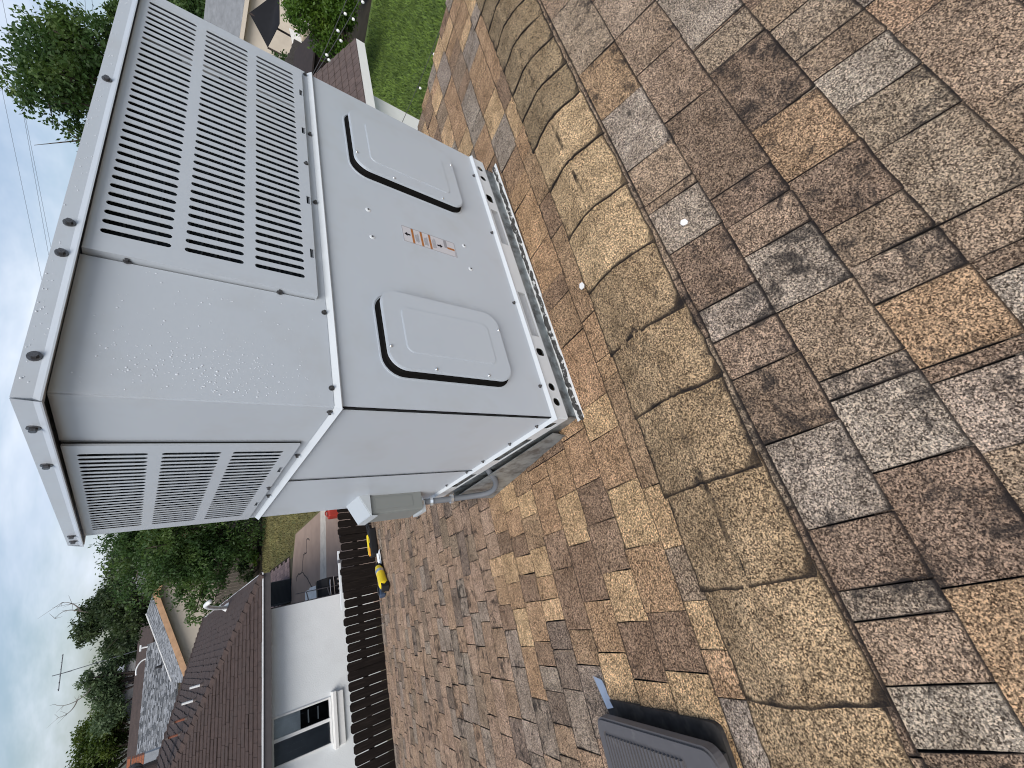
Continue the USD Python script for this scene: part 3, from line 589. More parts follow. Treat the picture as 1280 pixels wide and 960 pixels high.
for y, z in ((.02, .699), (.263, .702), (.583, .702), (.481, .721)): obj('screw', screw_l(y, z, 0 if z < .72 else -.008, .004), 'screw_steel', unit)
for x in (.105, .427, .754, 1.070): obj('screw', screw(x, .078, 0, .004), 'screw_steel', unit)
for y in (.06, .2, .36, .47, .62): obj('screw', screw_l(y, .079, 0, .004), 'screw_steel', unit)
for x, z in ((.64, .556), (.533, .556), (.63, .229), (.528, .228)):
    m = trimesh.creation.icosphere(2, .008); m.apply_scale([1, .35, 1]); m.apply_translation((x, 0, z)); obj('dimple', m, 'unit_paint_bright', unit, smooth=True)
    obj('dimple_hole', cyl((x, -.0022, z), (x, -.0034, z), .0028, 10), 'ink_black', unit)
# access covers
for c in (LC, RC):
    rim = rrect(c['x0'] - .0125, c['x1'] + .006, c['z0'] - .008, c['z1'] + .011, .056).difference(rrect(c['x0'] - .009, c['x1'] + .003, c['z0'] - .0045, c['z1'] + .0075, .053))
    obj('cutout_rim', face_front(rim, .003, 0.001), P_, unit)
    obj('cover_gasket', [face_front(rrect(c['x0'] - .0075, c['x1'] - .003, c['z0'] - .003, c['z1'] + .006, .05), .003, 0.0), face_front(rrect(c['x0'] + .002, c['x1'] - .003, c['z0'] + .002, c['z1'] - .002, .045), .0155, -.003)], 'gasket', unit)
    pl = face_front(rrect(c['x0'], c['x1'], c['z0'], c['z1'], .048, 10), .004, -.0185)
    rimb = [face_front(rrect(c['x0'] + a, c['x1'] - a, c['z0'] + a, c['z1'] - a, .048 - a, 10), .0012, -.0225 - i * .0011) for i, a in enumerate((.0015, .0035))]
    cv = obj('access_cover', [pl] + rimb, P_, unit, smooth=35)
    e = .05
    em = rrect(c['x0'] + e, c['x1'] - e, c['z0'] + e, c['z1'] - e, .02)
    obj('embossed_panel', [face_front(em, .0014, -.0247), face_front(em.buffer(-.0018), .0008, -.0261)], P_, cv)
    for x, z in ((c['x0'] + .01, c['z1'] - .12), (c['x0'] + .01, c['z0'] + .09), (c['x0'] + .06, c['z1'] - .008), (c['x1'] - .06, c['z0'] + .008)):
        m = trimesh.creation.icosphere(1, .0045); m.apply_translation((x, -.025, z)); obj('cover_rivet', m, 'bright_steel', cv, smooth=True)
# sticker with arrows and stripes
lx0, lx1, lz0, lz1 = .560, .623, .272, .457
st = obj('warning_sticker', face_front(sbox(lx0, lz0, lx1, lz1), .0006, -.0002), 'label_silver', unit)
fr = sbox(lx0, lz0, lx1, lz1).difference(sbox(lx0 + .0012, lz0 + .0012, lx1 - .0012, lz1 - .0012))
obj('sticker_border', face_front(fr, .0004, -.0009), 'label_text', st)
obj('sticker_stripe', [face_front(sbox(lx0 + .002, z, lx1 - .002, z + .007), .0004, -.0009) for z in (.420, .390, .361)] + [face_front(sbox(.586, .276, .594, .303), .0004, -.0009)], 'label_orange', st)
def arrow(cx, cz, up):
    s = 1 if up else -1
    return Polygon([(cx, cz + s * .010), (cx - .008, cz + s * .001), (cx - .003, cz + s * .001), (cx - .003, cz - s * .009), (cx + .003, cz - s * .009), (cx + .003, cz + s * .001), (cx + .008, cz + s * .001)])
obj('sticker_arrow', face_front(arrow(.592, .441, True), .0004, -.0009), 'ink_black', st); obj('sticker_arrow', face_front(arrow(.588, .331, False), .0004, -.0009), 'ink_black', st)
tx = []
for zb in (.404, .374, .345):
    for q in range(4): tx.append(face_front(sbox(.570 + r.uniform(0, .004), zb + q * .0033, .614 - r.uniform(0, .014), zb + q * .0033 + .0018), .0004, -.0009))
tx.append(face_front(sbox(.588, .303, .620, .314), .0004, -.0009)); tx.append(face_front(sbox(.563, .2755, .583, .277), .0004, -.0009))
obj('sticker_print', tx, 'label_text', st)
# disconnect box at the far end of the left face
db = obj('disconnect_box', [rbx(-.066, .003, .682, .80, .158, .368, .004)], 'box_grey', unit)
obj('box_hood', [slab([(-.074, .675, .369), (-.074, .80, .369), (.002, .80, .408), (.002, .675, .408)][::-1], .004), slab([(-.074, .675, .366), (.002, .675, .406), (.002, .675, .366)], .003), slab([(-.077, .80, .345), (-.077, .675, .345), (-.074, .675, .371), (-.074, .80, .371)], .003)], 'box_light', db)
obj('box_lid', [bx(-.070, -.064, .684, .798, .165, .36), bx(-.052, -.010, .6805, .6825, .20, .345)], 'box_grey', db)
obj('box_bracket', [bx(-.075, -.03, .70, .78, .14, .157)], 'box_light', db)
obj('conduit', tube(spline([(-.035, .715, .158), (-.036, .71, .09), (-.040, .69, .02), (-.045, .66, -.06), (-.048, .60, -.115), (-.03, .54, -.10), (.0, .50, -.05), (.03, .49, -.03)], 6), .0115, 10), 'conduit_grey', db, smooth=True)
obj('conduit_clip', [cyl((-.036, .712, .11), (-.037, .708, .10), .018, 10), cyl((-.04, .69, .03), (-.041, .688, .02), .018, 10), cyl((-.0345, .715, .158), (-.035, .714, .145), .02, 8)], 'bright_steel', db)
# rain droplets
dr = []
rd = np.random.default_rng(5)
for i in range(420):
    if i < 300: x, z = rd.normal(.06, .035), rd.normal(.90, .065)
    else: x, z = rd.uniform(.02, .26), rd.uniform(.72, 1.08)
    if not (.008 < x < .26 and .71 < z < 1.085): continue
    q = trimesh.creation.icosphere(1, abs(rd.normal(.0004, .0004)) + .00045); q.apply_scale([1, .55, 1.15]); q.apply_translation((x, 0.0, z)); dr.append(q)
for i in range(140):
    q = trimesh.creation.icosphere(1, abs(rd.normal(.0003, .0003)) + .0004); q.apply_translation((rd.uniform(0, 1.1), -ov - .0004, H - rd.uniform(.002, .02))); dr.append(q)
obj('raindrop', dr, 'water', unit, smooth=True, kind='stuff')

# ------------------------------------------------------------------ attic vent on the roof (bottom of the picture)
av = thing('attic_vent', 'dark grey plastic roof vent with ribbed hood set into the shingles', 'roof vent')
VU0, VU1, VD0, VD1 = -1.30, -.803, .19, .635
def rslab(u0, u1, d0, d1, h0, h1): return slab([RP(u0, d0, h1), RP(u0, d1, h1), RP(u1, d1, h1), RP(u1, d0, h1)][::-1], (h1 - h0))
def roofmesh(m):
    v = np.array(m.vertices); return trimesh.Trimesh(np.array([RP(a, b, c) for a, b, c in v]), m.faces, process=False)
obj('flange', roofmesh(ext(rrect(VU0 - .05, VU1 + .022, VD0 + .025, VD1 + .01, .02), .012, (0, 0, .006), (1, 0, 0), (0, 1, 0))), 'vent_dark', av)
obj('throat', roofmesh(bx(VU0 + .04, VU1 - .03, VD0 + .03, VD1 - .04, .012, .053)), 'vent_dark', av)
hd = roofmesh(ext(rrect(VU0, VU1, VD0, VD1, .035, 6), .022, (0, 0, .050), (1, 0, 0), (0, 1, 0)))
ho = obj('hood', hd, 'vent_plastic', av)
obj('hood_rim', roofmesh(ext(rrect(VU0 + .006, VU1 - .006, VD0 + .006, VD1 - .006, .03, 6).difference(rrect(VU0 + .05, VU1 - .03, VD0 + .1, VD1 - .03, .01)), .004, (0, 0, .0722), (1, 0, 0), (0, 1, 0))), 'vent_plastic', ho)
for k in range(22):
    d = VD0 + .112 + k * (VD1 - .045 - VD0 - .112) / 21
    obj('louvre_rib', roofmesh(bx(VU0 + .055, VU1 - .04, d, d + .007, .072, .0775)), 'vent_plastic', ho)
pc = obj('flashing_scrap', roofmesh(slab([(-.735, .645, .012), (-.72, .66, .03), (-.80, .625, .032), (-.80, .61, .014)], .0015)), 'bright_steel')
meta(pc, 'thin bent strip of bright metal sticking up beside the dark roof vent', 'metal scrap')
for i, (u, d, lab) in enumerate(((.344, .120, 'white paint flake lying on the tan ridge cap nearer the unit'), (.309, -.205, 'white paint flake lying on the grey stained shingles of the near slope'))):
    q = np.array([(-.011, -.007), (-.004, -.012), (.009, -.008), (.012, .004), (.002, .010), (-.009, .006)]) * (1.0 if i == 0 else .8)
    m = ext(Polygon(q), .0025, RP(u, d, .026 if i == 0 else .014), (1, 0, 0), (0, CC, -SS if d > 0 else SS)); meta(obj('paint_flake', m, 'paper'), lab, 'paint flake', 'paint flakes on the roof')

# ------------------------------------------------------------------ tools near the eave
def roof_frame(u, d, rz, name, label, cat):
    x = UsdGeom.Xform.Define(stage, numbered('/World', name)); p = RP(u, d, .012); a = math.radians(rz)
    e1 = np.array([1, 0, 0.]); e2 = np.array([0, CC, -SS]); e3 = np.array([0, SS, CC]); X = math.cos(a) * e1 + math.sin(a) * e2; Y = -math.sin(a) * e1 + math.cos(a) * e2
    x.AddTransformOp().Set(Gf.Matrix4d(*[float(q) for q in (*X, 0, *Y, 0, *e3, 0, *p, 1)])); return meta(x.GetPrim(), label, cat)
t1 = roof_frame(.33, 4.72, 6, 'battery_charger', 'black and yellow battery charger with a strap handle lying on the roof edge', 'battery charger')
obj('case', rbx(-.16, .15, -.075, .075, 0, .085, .02), 'tool_black', t1, smooth=40)
obj('side_panel', rbx(-.12, .10, .012, .079, .02, .097, .008), 'tool_yellow', t1, smooth=40)
obj('end_panel', rbx(-.150, -.06, -.045, .012, .07, .098, .006), 'tool_orange', t1, smooth=40)
obj('print_block', bx(-.01, .06, -.05, -.025, .085, .0865), 'tool_yellow', t1)
obj('handle', tube(spline([(.12, -.05, .07), (.20, -.045, .08), (.215, 0, .085), (.20, .045, .08), (.12, .05, .07)], 5), .014, 8), 'tool_black', t1, smooth=True)
t2 = roof_frame(.06, 4.52, 12, 'metal_bracket', 'flat white metal bracket with a square hole lying beside the yellow tool', 'bracket')
obj('plate', ext(sbox(-.12, -.07, .14, .07).difference(sbox(.05, -.03, .11, .03)).difference(sbox(-.06, -.006, .02, .004)), .004, (0, 0, .012), (1, 0, 0), (0, 1, 0)), 'white_metal', t2)
obj('plate_edge', bx(-.12, .14, .066, .070, .0, .03), 'white_metal', t2)
t3 = roof_frame(-.09, 4.30, 48, 'angle_grinder', 'yellow and silver cordless angle tool with a black head', 'power tool')
obj('motor_body', [cone((-.12, 0, .05), (.06, 0, .05), .048, .042, 14), cone((-.15, 0, .05), (-.12, 0, .05), .038, .048, 14)], 'tool_yellow', t3, smooth=40)
obj('collar', cone((.06, 0, .05), (.10, 0, .05), .045, .046, 14), 'bright_steel', t3, smooth=40)
obj('gear_case', [cone((.10, 0, .05), (.165, 0, .055), .046, .032, 14)], 'tool_yellow', t3, smooth=40)
obj('head', [rbx(.15, .21, -.024, .024, .02, .075, .012), cyl((.185, 0, .01), (.185, 0, .03), .02, 12)], 'tool_black', t3, smooth=40)
obj('side_handle', tube(spline([(.19, .02, .055), (.22, .035, .055), (.235, .01, .055), (.215, -.02, .055)], 4), .009, 7), 'tool_black', t3, smooth=True)
obj('battery', rbx(-.19, -.115, -.038, .038, .005, .08, .01), 'tool_black', t3, smooth=40)
t4 = roof_frame(-.215, 4.50, 20, 'battery_pack', 'dark blue battery pack lying against the end of the yellow tool', 'battery')
obj('case', rbx(-.06, .06, -.04, .04, 0, .06, .012), 'tool_blue', t4, smooth=40); obj('terminal_rail', rbx(-.03, .05, -.03, .03, .056, .072, .005), 'tool_black', t4, smooth=40)
t5 = roof_frame(-.20, 4.33, 75, 'spray_can', 'small can with a gold bottom and black cap lying by the battery pack', 'can')
obj('body', cone((-.05, 0, .03), (.03, 0, .03), .03, .03, 14), 'gold', t5, smooth=40); obj('band', cone((.03, 0, .03), (.05, 0, .03), .0305, .0305, 14), 'white_metal', t5, smooth=40); obj('cap', cone((.05, 0, .03), (.10, 0, .03), .027, .022, 14), 'tool_black', t5, smooth=40)

# ------------------------------------------------------------------ dark board fence beyond the eave
fe = thing('board_fence', 'dark brown dog-eared board fence between the eave and the white house', 'fence', (0, 8.33, 0))
x = 3.4; k = 0
while x > -6.2:
    w = .136 + r.normal(0, .002); top = 1.80 + r.normal(0, .012); gap = .006 + abs(r.normal(0, .004)); e = .028
    wide = -.62 < x < .62
    if -.05 < x - w and x < .55: top += .0; gap = .0015
    p = Polygon([(x - w, .03), (x, .03), (x, top - e), (x - e, top), (x - w + e, top), (x - w, top - e)])
    b = ext(p, .018, (0, r.normal(0, .003), 0), (1, 0, 0), (0, 0, 1)); obj('fence_board', b, 'fence_dark', fe); x -= w + gap
obj('fence_rail', [bx(-6.2, 3.4, .012, .05, z, z + .085) for z in (.35, 1.45)], 'fence_dark', fe)
for px in np.arange(-6, 3.4, 2.35): obj('fence_post', bx(px, px + .09, .052, .142, 0, 1.75), 'fence_dark', fe)
obj('metal_edging', bx(-.23, .80, .022, .05, 1.795, 1.835), 'white_metal', fe)
obj('rail_bracket', bx(.58, .63, -.03, .06, 1.79, 1.845), 'iron', fe)

# ------------------------------------------------------------------ white house with the brown hip roof
HX, HY = .95, 11.05; EZ = 2.60; HW = 11.1; PS = .34; XL = -9.0
wh = thing('white_house', 'white stucco house with brown hip roof and a two-pane window', 'house')
win = (-2.73, -1.86, 1.19, 2.36)
wp = sbox(XL + .5, 0, HX - .75, 2.45).difference(sbox(win[0], win[2], win[1], win[3]))
obj('wall', ext(wp, .15, (0, HY + .40 + .15, 0), (1, 0, 0), (0, 0, 1)), 'stucco_white', wh)
obj('wall', bx(HX - .9, HX - .75, HY + .552, HY + HW - .5, 0, 2.45), 'stucco_white', wh)
wf = .035
wn = obj('window', [bx(win[0], win[0] + wf, HY + .38, HY + .46, win[2], win[3]), bx(win[1] - wf, win[1], HY + .38, HY + .46, win[2], win[3]), bx(win[0] + wf, win[1] - wf, HY + .38, HY + .46, win[2], win[2] + wf), bx(win[0] + wf, win[1] - wf, HY + .38, HY + .46, win[3] - wf, win[3])], 'trim_white', wh)
cx = (win[0] + win[1]) / 2 + .02
obj('mullion', bx(cx - .03, cx + .03, HY + .385, HY + .45, win[2] + wf, win[3] - wf), 'trim_white', wn)
for a, b in ((win[0] + wf, cx - .03), (cx + .03, win[1] - wf)): obj('pane', bx(a, b, HY + .425, HY + .429, win[2] + wf, win[3] - wf), 'window_glass', wn)
obj('insect_screen', bx(win[0] + wf, cx - .03, HY + .435, HY + .437, win[2] + wf, win[3] - wf), 'screen_mesh', wn)
obj('roller_blind', bx(cx + .03, win[1] - wf, HY + .434, HY + .438, win[2] + .62, win[3] - wf), 'blind_grey', wn)
for zz in (1.42, 1.62): obj('blind_slat', bx(cx + .08, win[1] - .1, HY + .50, HY + .505, zz, zz + .025), 'blind_grey', wn)
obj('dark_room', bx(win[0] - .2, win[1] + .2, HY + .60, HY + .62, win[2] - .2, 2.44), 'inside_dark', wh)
obj('window_sill', [rbx(win[0] - .10, win[1] + .09, HY + .28, HY + .41, win[2] - .10, win[2] - .01, .015), rbx(win[0] - .07, win[1] + .06, HY + .33, HY + .41, win[2] - .26, win[2] - .101, .012)], 'trim_white', wh)
obj('eave_board', [bx(XL, HX, HY, HY + .025, EZ - .16, EZ - .012), bx(HX - .025, HX, HY + .026, HY + HW, EZ - .16, EZ - .012)], 'fascia_brown', wh)
obj('soffit', [bx(XL, HX - .03, HY + .03, HY + .55, EZ - .15, EZ - .14)], 'fascia_brown', wh)
obj('drip_edge', [bx(XL, HX + .012, HY - .03, HY + .012, EZ - .012, EZ + .012), bx(HX - .008, HX + .024, HY + .014, HY + HW, EZ - .012, EZ + .014)], 'gutter_white', wh)
run = HW / 2; apex = np.array([HX - run, HY + run, EZ + run * PS]); A0 = np.array([HX, HY, EZ]); B0 = np.array([HX, HY + HW, EZ]); RL = np.array([XL, HY + run, EZ + run * PS])
roofb = [trimesh.Trimesh([A0, B0, apex, RL, [XL, HY, EZ], [XL, HY + HW, EZ]], [[0, 1, 2], [4, 0, 2], [4, 2, 3], [1, 5, 3], [1, 3, 2]], process=False)]
rf = obj('roof', roofb, 'roof_brown_dark', wh)
# courses: individual rows of shingle tabs, front face and hip-end face
def courses(face, rows, rr):
    out = []
    L = math.hypot(1, PS)
    for i in range(rows):
        d0, d1 = i * .145 * .98, (i + 1) * .145 * .98                # distance up the slope of lower / upper edge (horizontal run)
        h = .02 + rr.uniform(0, .006)
        if face == 'front': a, b = XL, HX - d0
        else: a, b = HY + d0, HY + HW - d0
        x = a
        while x < b - .02:
            w = rr.uniform(.22, .42); e = min(x + w, b); g = .006
            hh = h + rr.uniform(0, .008); dl = d0 + rr.normal(0, .006)
            # upper corners retreat along the hip
            def P(t, d, hh):
                return (t, HY + d, EZ + d * PS + hh) if face == 'front' else (HX - d, t, EZ + d * PS + hh)
            lim = (lambda t, d: min(t, HX - d)) if face == 'front' else (lambda t, d: min(max(t, HY + d), HY + HW - d))
            q = [P(lim(x, dl), dl, hh), P(lim(e - g, dl), dl, hh), P(lim(e - g, d1 + .02), d1 + .02, .006), P(lim(x, d1 + .02), d1 + .02, .006)]
            out.append(slab(q if True else q[::-1], .014)); x = e
    return out
rr = np.random.default_rng(21)
cf = courses('front', 38, rr) + courses('end', 38, rr)
obj('shingle_courses', cf, 'roof_brown', rf, kind='stuff')
# hip tiles that stand proud along both hips
for (p, q, nn) in ((A0, apex, 34), (B0, apex, 34)):
    d = (q - p) / nn; side = np.cross(d, [0, 0, 1]); side /= np.linalg.norm(side)
    for i in range(nn):
        a = p + d * i; b = p + d * (i + 1.18); w = .11
        m = trimesh.Trimesh([a + side * w + [0, 0, -.01], a + [0, 0, .075], a - side * w + [0, 0, -.01], b + side * w * .9 + [0, 0, -.015], b + [0, 0, .035], b - side * w * .9 + [0, 0, -.015]], [[0, 1, 4], [0, 4, 3], [1, 2, 5], [1, 5, 4], [0, 2, 1], [3, 4, 5]], process=False)
        m.fix_normals(); obj('hip_tile', m, 'roof_brown', rf)
def on_front(x, d): return np.array([x, HY + d, EZ + d * PS + .02])
def on_end(y, d): return np.array([HX - d, y, EZ + d * PS + .02])
wb = thing('mast_pipe', 'white bent pipe rising over the far eave of the brown hip roof', 'pipe', tuple(on_end(15.4, .25)))
obj('pipe', tube(spline([(0, 0, -.05), (0, -.6, .30), (0, -1.6, .62), (0, -2.3, .72), (.02, -2.7, .68)], 6), .05, 8), 'pipe_white', wb, smooth=True); obj('roof_boot', cone((0, 0, -.02), (0, -.04, .09), .13, .06, 10), 'pipe_white', wb)
for (yy, dd, ht, mt, lab) in ((14.5, 1.95, .42, 'pipe_white', 'short white vent pipe on the hip roof, the lower of the white pair'), (14.75, 2.25, .45, 'pipe_white', 'short white vent pipe on the hip roof, the upper of the white pair'), (15.1, 2.6, .42, 'rust', 'rusty red vent pipe standing on the brown hip roof above the white pipes'), (15.3, 2.9, .40, 'rust', 'topmost rusty vent pipe with a dark cap on the brown hip roof')):
    base = on_end(yy, dd); v = thing('vent_pipe', lab, 'vent pipe', tuple(base), 0, 'vent pipes on the brown hip roof')
    obj('pipe', cone((0, 0, -.05), (0, 0, ht * .6), .03, .026, 9), mt, v, smooth=40); obj('pipe_collar', cone((0, 0, -.03), (0, 0, .05), .08, .04, 9), 'pipe_dark', v, smooth=40)
    if mt == 'rust': obj('pipe_cap', cone((0, 0, ht * .6), (0, 0, ht * .6 + .05), .06, .02, 9), 'pipe_dark', v, smooth=40)
tv = thing('turbine_vent', 'round dark brown turbine vent near the hip roof ridge', 'roof vent', tuple(on_front(-2.45, 4.25) + [0, 0, 0]))
obj('collar', cone((0, 0, -.05), (0, 0, .22), .16, .15, 14), 'pipe_dark', tv, smooth=40)
m = trimesh.creation.icosphere(3, .23); m.apply_scale([1, 1, .8]); m.apply_translation((0, 0, .36)); obj('turbine_head', m, 'fascia_brown', tv, smooth=True)
for k in range(14):
    a = k * 2 * math.pi / 14; obj('turbine_fin', tube([(math.cos(a + .3 * s) * .232 * math.sin(p), math.sin(a + .3 * s) * .232 * math.sin(p), .36 + .19 * math.cos(p)) for s, p in zip(np.linspace(0, 1, 6), np.linspace(.35, 2.5, 6))], .009, 4), 'pipe_dark', tv)
# side gate rail at the house corner
gt = thing('iron_gate', 'narrow dark iron gate seen edge-on at the corner of the white house', 'gate', (.22, 11.7, 0))
obj('hinge_stile', bx(-.014, .014, -.014, .014, .05, 2.3), 'iron', gt)
obj('outer_stile', bx(.205, .225, .145, .165, .05, 1.75), 'iron', gt)
for z in (.62, 1.0, 1.5): obj('gate_bar', cyl((0, 0, z), (.215, .155, z), .013, 6), 'iron', gt)
# things on the neighbour's drive
cd = thing('condenser_unit', 'dark metal condenser with vertical fins beside the pavers', 'condenser', (1.15, 20.1, 0))
obj('casing', [bx(-.42, .42, -.42, .42, 0, .06), bx(-.40, .40, -.40, .40, .06, .78)], 'coil_dark', cd)
for k in range(22):
    a = -.4 + k * .8 / 21
    for p in ((a, -.415), (.415, a), (-.415, a)): obj('guard_wire', cyl((*p, .06), (*p, .80), .008, 4), 'condenser_metal', cd)
obj('top_cover', rbx(-.44, .44, -.44, .44, .79, .86, .02), 'condenser_metal', cd)
obj('fan_grille', [trimesh.creation.torus(rr_, .007, 24, 4).apply_translation((0, 0, .87)) for rr_ in (.1, .18, .26, .34)], 'condenser_metal', cd)
gr = thing('barbecue_grill', 'black barbecue with a rounded hood beside the fence boards on the drive', 'barbecue grill', (.33, 12.15, 0), 4)
hoodp = Polygon([(-.30, .82), (.30, .82), (.30, .92), (.26, 1.06), (.14, 1.15), (-.05, 1.17), (-.20, 1.11), (-.29, .98)])
obj('hood', ext(hoodp, .64, (-.32, 0, 0), (0, 1, 0), (0, 0, 1)), 'black_plastic', gr)
obj('firebox', bx(-.31, .31, -.27, .27, .58, .815), 'black_plastic', gr)
obj('hood_handle', tube(spline([(-.25, -.33, .93), (0, -.36, .95), (.25, -.33, .93)], 4), .014, 6), 'bright_steel', gr, smooth=True)
obj('hood_trim', tube([(-.325, -.305, .835), (.325, -.305, .835)], .01, 5), 'bright_steel', gr)
for k in range(5): obj('control_knob', cyl((-.24 + k * .12, -.265, .72), (-.24 + k * .12, -.31, .72), .026, 10), 'bright_steel', gr)
for sx in (-.27, .27):
    for sy in (-.24, .24): obj('leg', bx(sx - .02, sx + .02, sy - .02, sy + .02, 0, .58), 'black_plastic', gr)
sb = thing('white_cabinet', 'white cabinet with a sloped lid standing behind the black barbecue', 'cabinet', (.52, 15.0, 0), 0)
obj('body', bx(-.20, .20, -.75, .75, 0, .42), 'white_box', sb); obj('lid', slab([(-.22, -.78, .43), (.22, -.78, .43), (.22, .05, .58), (-.22, .05, .58)], .03), 'white_box', sb)
obj('lid_support', bx(-.19, .19, .03, .76, .425, .53), 'white_box', sb)
rc = thing('fuel_can', 'red plastic can with a dark spout on the drive behind the fence', 'fuel can', (2.72, 13.75, 0), 20)
obj('can', rbx(-.17, .17, -.12, .12, 0, .30, .04), 'red_plastic', rc, smooth=40); obj('spout', tube([(.1, 0, .29), (.16, 0, .36), (.30, 0, .33)], .025, 7), 'black_plastic', rc, smooth=True); obj('handle', tube(spline([(-.12, 0, .29), (-.08, 0, .36), (.04, 0, .36), (.08, 0, .29)], 3), .018, 6), 'red_plastic', rc, smooth=True)

# ------------------------------------------------------------------ trees
def leaves(blobs, n, size, rr, aspect=.55, droop=0.0):
    """leaf faces through the crown's volume, gathered in clumps"""
    V = []
    vol = np.array([b[3] * b[4] * b[5] for b in blobs]) ** .8; cnt = np.maximum((n * vol / vol.sum()).astype(int), 20)
    for (x, y, z, a, b, c), m in zip(blobs, cnt):
        k = max(int(m / 42), 4)
        cl = rr.normal(0, 1, (k, 3)); cl /= np.linalg.norm(cl, axis=1)[:, None]; cl *= (rr.uniform(.25, 1.0, k) ** .45)[:, None]
        ids = rr.integers(0, k, m); sp = rr.uniform(.10, .24, k)
        p = cl[ids] + rr.normal(0, 1, (m, 3)) * sp[ids][:, None]
        P = np.array([x, y, z]) + p * [a, b, c]
        d = rr.normal(0, 1, (m, 3)); d[:, 2] -= droop; d /= np.linalg.norm(d, axis=1)[:, None]
        e = np.cross(d, rr.normal(0, 1, (m, 3))); e /= np.linalg.norm(e, axis=1)[:, None]
        s = size * rr.uniform(.6, 1.35, m)[:, None]
        V.append(np.stack([P, P + d * s * .5 + e * s * aspect * .5, P + d * s, P + d * s * .5 - e * s * aspect * .5], 1))
    V = np.vstack(V).reshape(-1, 3); k = np.arange(len(V) // 4)[:, None] * 4
    F = np.hstack([k, k + 1, k + 2, k, k + 2, k + 3]).reshape(-1, 3)
    return trimesh.Trimesh(V, F, process=False)
def branchy(base, tips, r0, rr, twig=True):
    out = []; base = np.array(base, float); top = np.mean(tips, axis=0); fork = base + (top - base) * .38; fork[:2] = base[:2] + (top[:2] - base[:2]) * .15
    out.append(tube(spline([base, base + (fork - base) * .5 + rr.normal(0, .04, 3), fork], 4), np.linspace(r0 * 1.2, r0 * .8, 9), 8))
    for t in tips:
        t = np.array(t, float); mid = fork + (t - fork) * .5 + rr.normal(0, .12, 3) * np.linalg.norm(t - fork) * .3
        pts = spline([fork, mid, t], 4); out.append(tube(pts, np.linspace(r0 * .55, r0 * .08, len(pts)), 6))
        if twig:
            for q in range(5):
                i = rr.integers(3, len(pts)); e = pts[i] + rr.normal(0, .4, 3) * min(np.linalg.norm(t - fork) * .3, .9) + [0, 0, .1]
                out.append(cone(pts[i], e, r0 * .12, r0 * .03, 5))
    return out
def tree(name, label, base, blobs, n, size, leafm, r0=.16, seed=1, bark='bark', group=None, bare=None, droop=0.0, aspect=.55):
    rr = np.random.default_rng(seed); t = thing(name, label, 'tree', base, 0, group); b = np.array(base)
    loc = [(x - b[0], y - b[1], z - b[2], a, bb, c) for x, y, z, a, bb, c in blobs]
    obj('trunk', branchy((0, 0, 0), [l[:3] for l in loc], r0, rr), bark, t)
    obj('crown', leaves(loc, n, size, rr, aspect, droop), leafm, t)
    if bare:
        out = []
        for pts in bare:
            q = np.array(pts) - b; out.append(tube(spline(q, 4), np.linspace(.05, .012, 4 * (len(q) - 1) + 1), 5))
            for i in range(9):
                a = q[rr.integers(0, len(q))]; e = a + rr.normal(0, .35, 3) + [0, 0, .3]; out.append(cone(a, e, .014, .005, 4))
        obj('bare_branch', out, 'bark_pale', t)
    return t
rs = np.random.default_rng(33)
def cluster(c, rad, k, rr, s=(.42, .6)):
    out = [(c[0], c[1], c[2], rad[0] * .6, rad[1] * .6, rad[2] * .6)]
    for i in range(k):
        d = rr.normal(0, 1, 3); d /= np.linalg.norm(d); f = rr.uniform(*s)
        p = np.array(c) + d * np.array(rad) * rr.uniform(.55, .85); out.append((*p, rad[0] * f * .8, rad[1] * f * .8, rad[2] * f * .8))
    return out
# big tree beyond the unit, upper left of the picture
tree('oak_tree', 'tall dark green tree showing above the top of the grey unit', (16.6, 11.2, 0), cluster((16.0, 11.7, 6.9), (1.9, 1.9, 1.75), 14, rs) + [(14.9, 12.9, 7.3, .5, .6, .4), (16.3, 10.6, 7.9, .6, .7, .4), (15.4, 12.0, 8.6, .45, .5, .4), (14.6, 13.3, 6.9, .35, .4, .35)], 22000, .125, 'leaf_mid', .2, 2)
tree('oak_tree', 'smaller tree tip beside the tall dark green tree at the unit corner', (17.8, 9.9, 0), cluster((17.4, 9.7, 6.3), (.7, .7, .8), 5, rs), 2600, .12, 'leaf_mid', .1, 3)
# beyond the neighbour's back lawn
tree('mulberry_tree', 'broad leafy green tree beside the brown hip roof in front of cream wall', (4.9, 25.6, 0), cluster((4.6, 25.0, 3.9), (2.5, 1.8, 1.8), 12, rs) + cluster((3.4, 24.6, 2.3), (1.9, 1.3, 1.5), 8, rs) + [(1.9, 24.6, 2.0, .7, .6, .8), (1.5, 24.5, 2.7, .5, .5, .5), (4.6, 24.3, 1.5, 1.8, .9, 1.2), (5.8, 24.4, 3.0, 1.4, 1, 1.6), (5.2, 24.2, 5.0, 1.0, .8, .8)], 34000, .15, 'leaf_mid', .2, 4, droop=.8, aspect=.42)
tree('ash_tree', 'dark tree with a bare top branch behind the slate grey roof', (5.0, 45.5, 0), cluster((4.4, 45.2, 5.6), (2.3, 2.0, 2.2), 12, rs) + [(3.0, 45, 7.3, .8, .8, .6), (7.3, 45.2, 5.9, 1.4, 1.2, 1.0), (2.4, 45, 5.4, 1.1, 1, 1.0)], 19000, .21, 'leaf_dark', .25, 5,
     bare=[[(4.6, 45, 6.5), (4.5, 44.8, 7.7), (4.7, 44.7, 8.4), (4.3, 44.6, 8.9)], [(4.5, 44.8, 7.7), (5.1, 44.8, 8.2), (5.3, 44.8, 8.7)]])
tree('elm_tree', 'pale green tree behind the far dark brown roof under the antenna', (3.2, 62, 0), cluster((3.0, 61.5, 5.6), (2.4, 2, 1.7), 8, rs) + [(1.6, 61, 6.0, 1.2, 1, 1.2)], 9000, .25, 'leaf_grey', .25, 6)
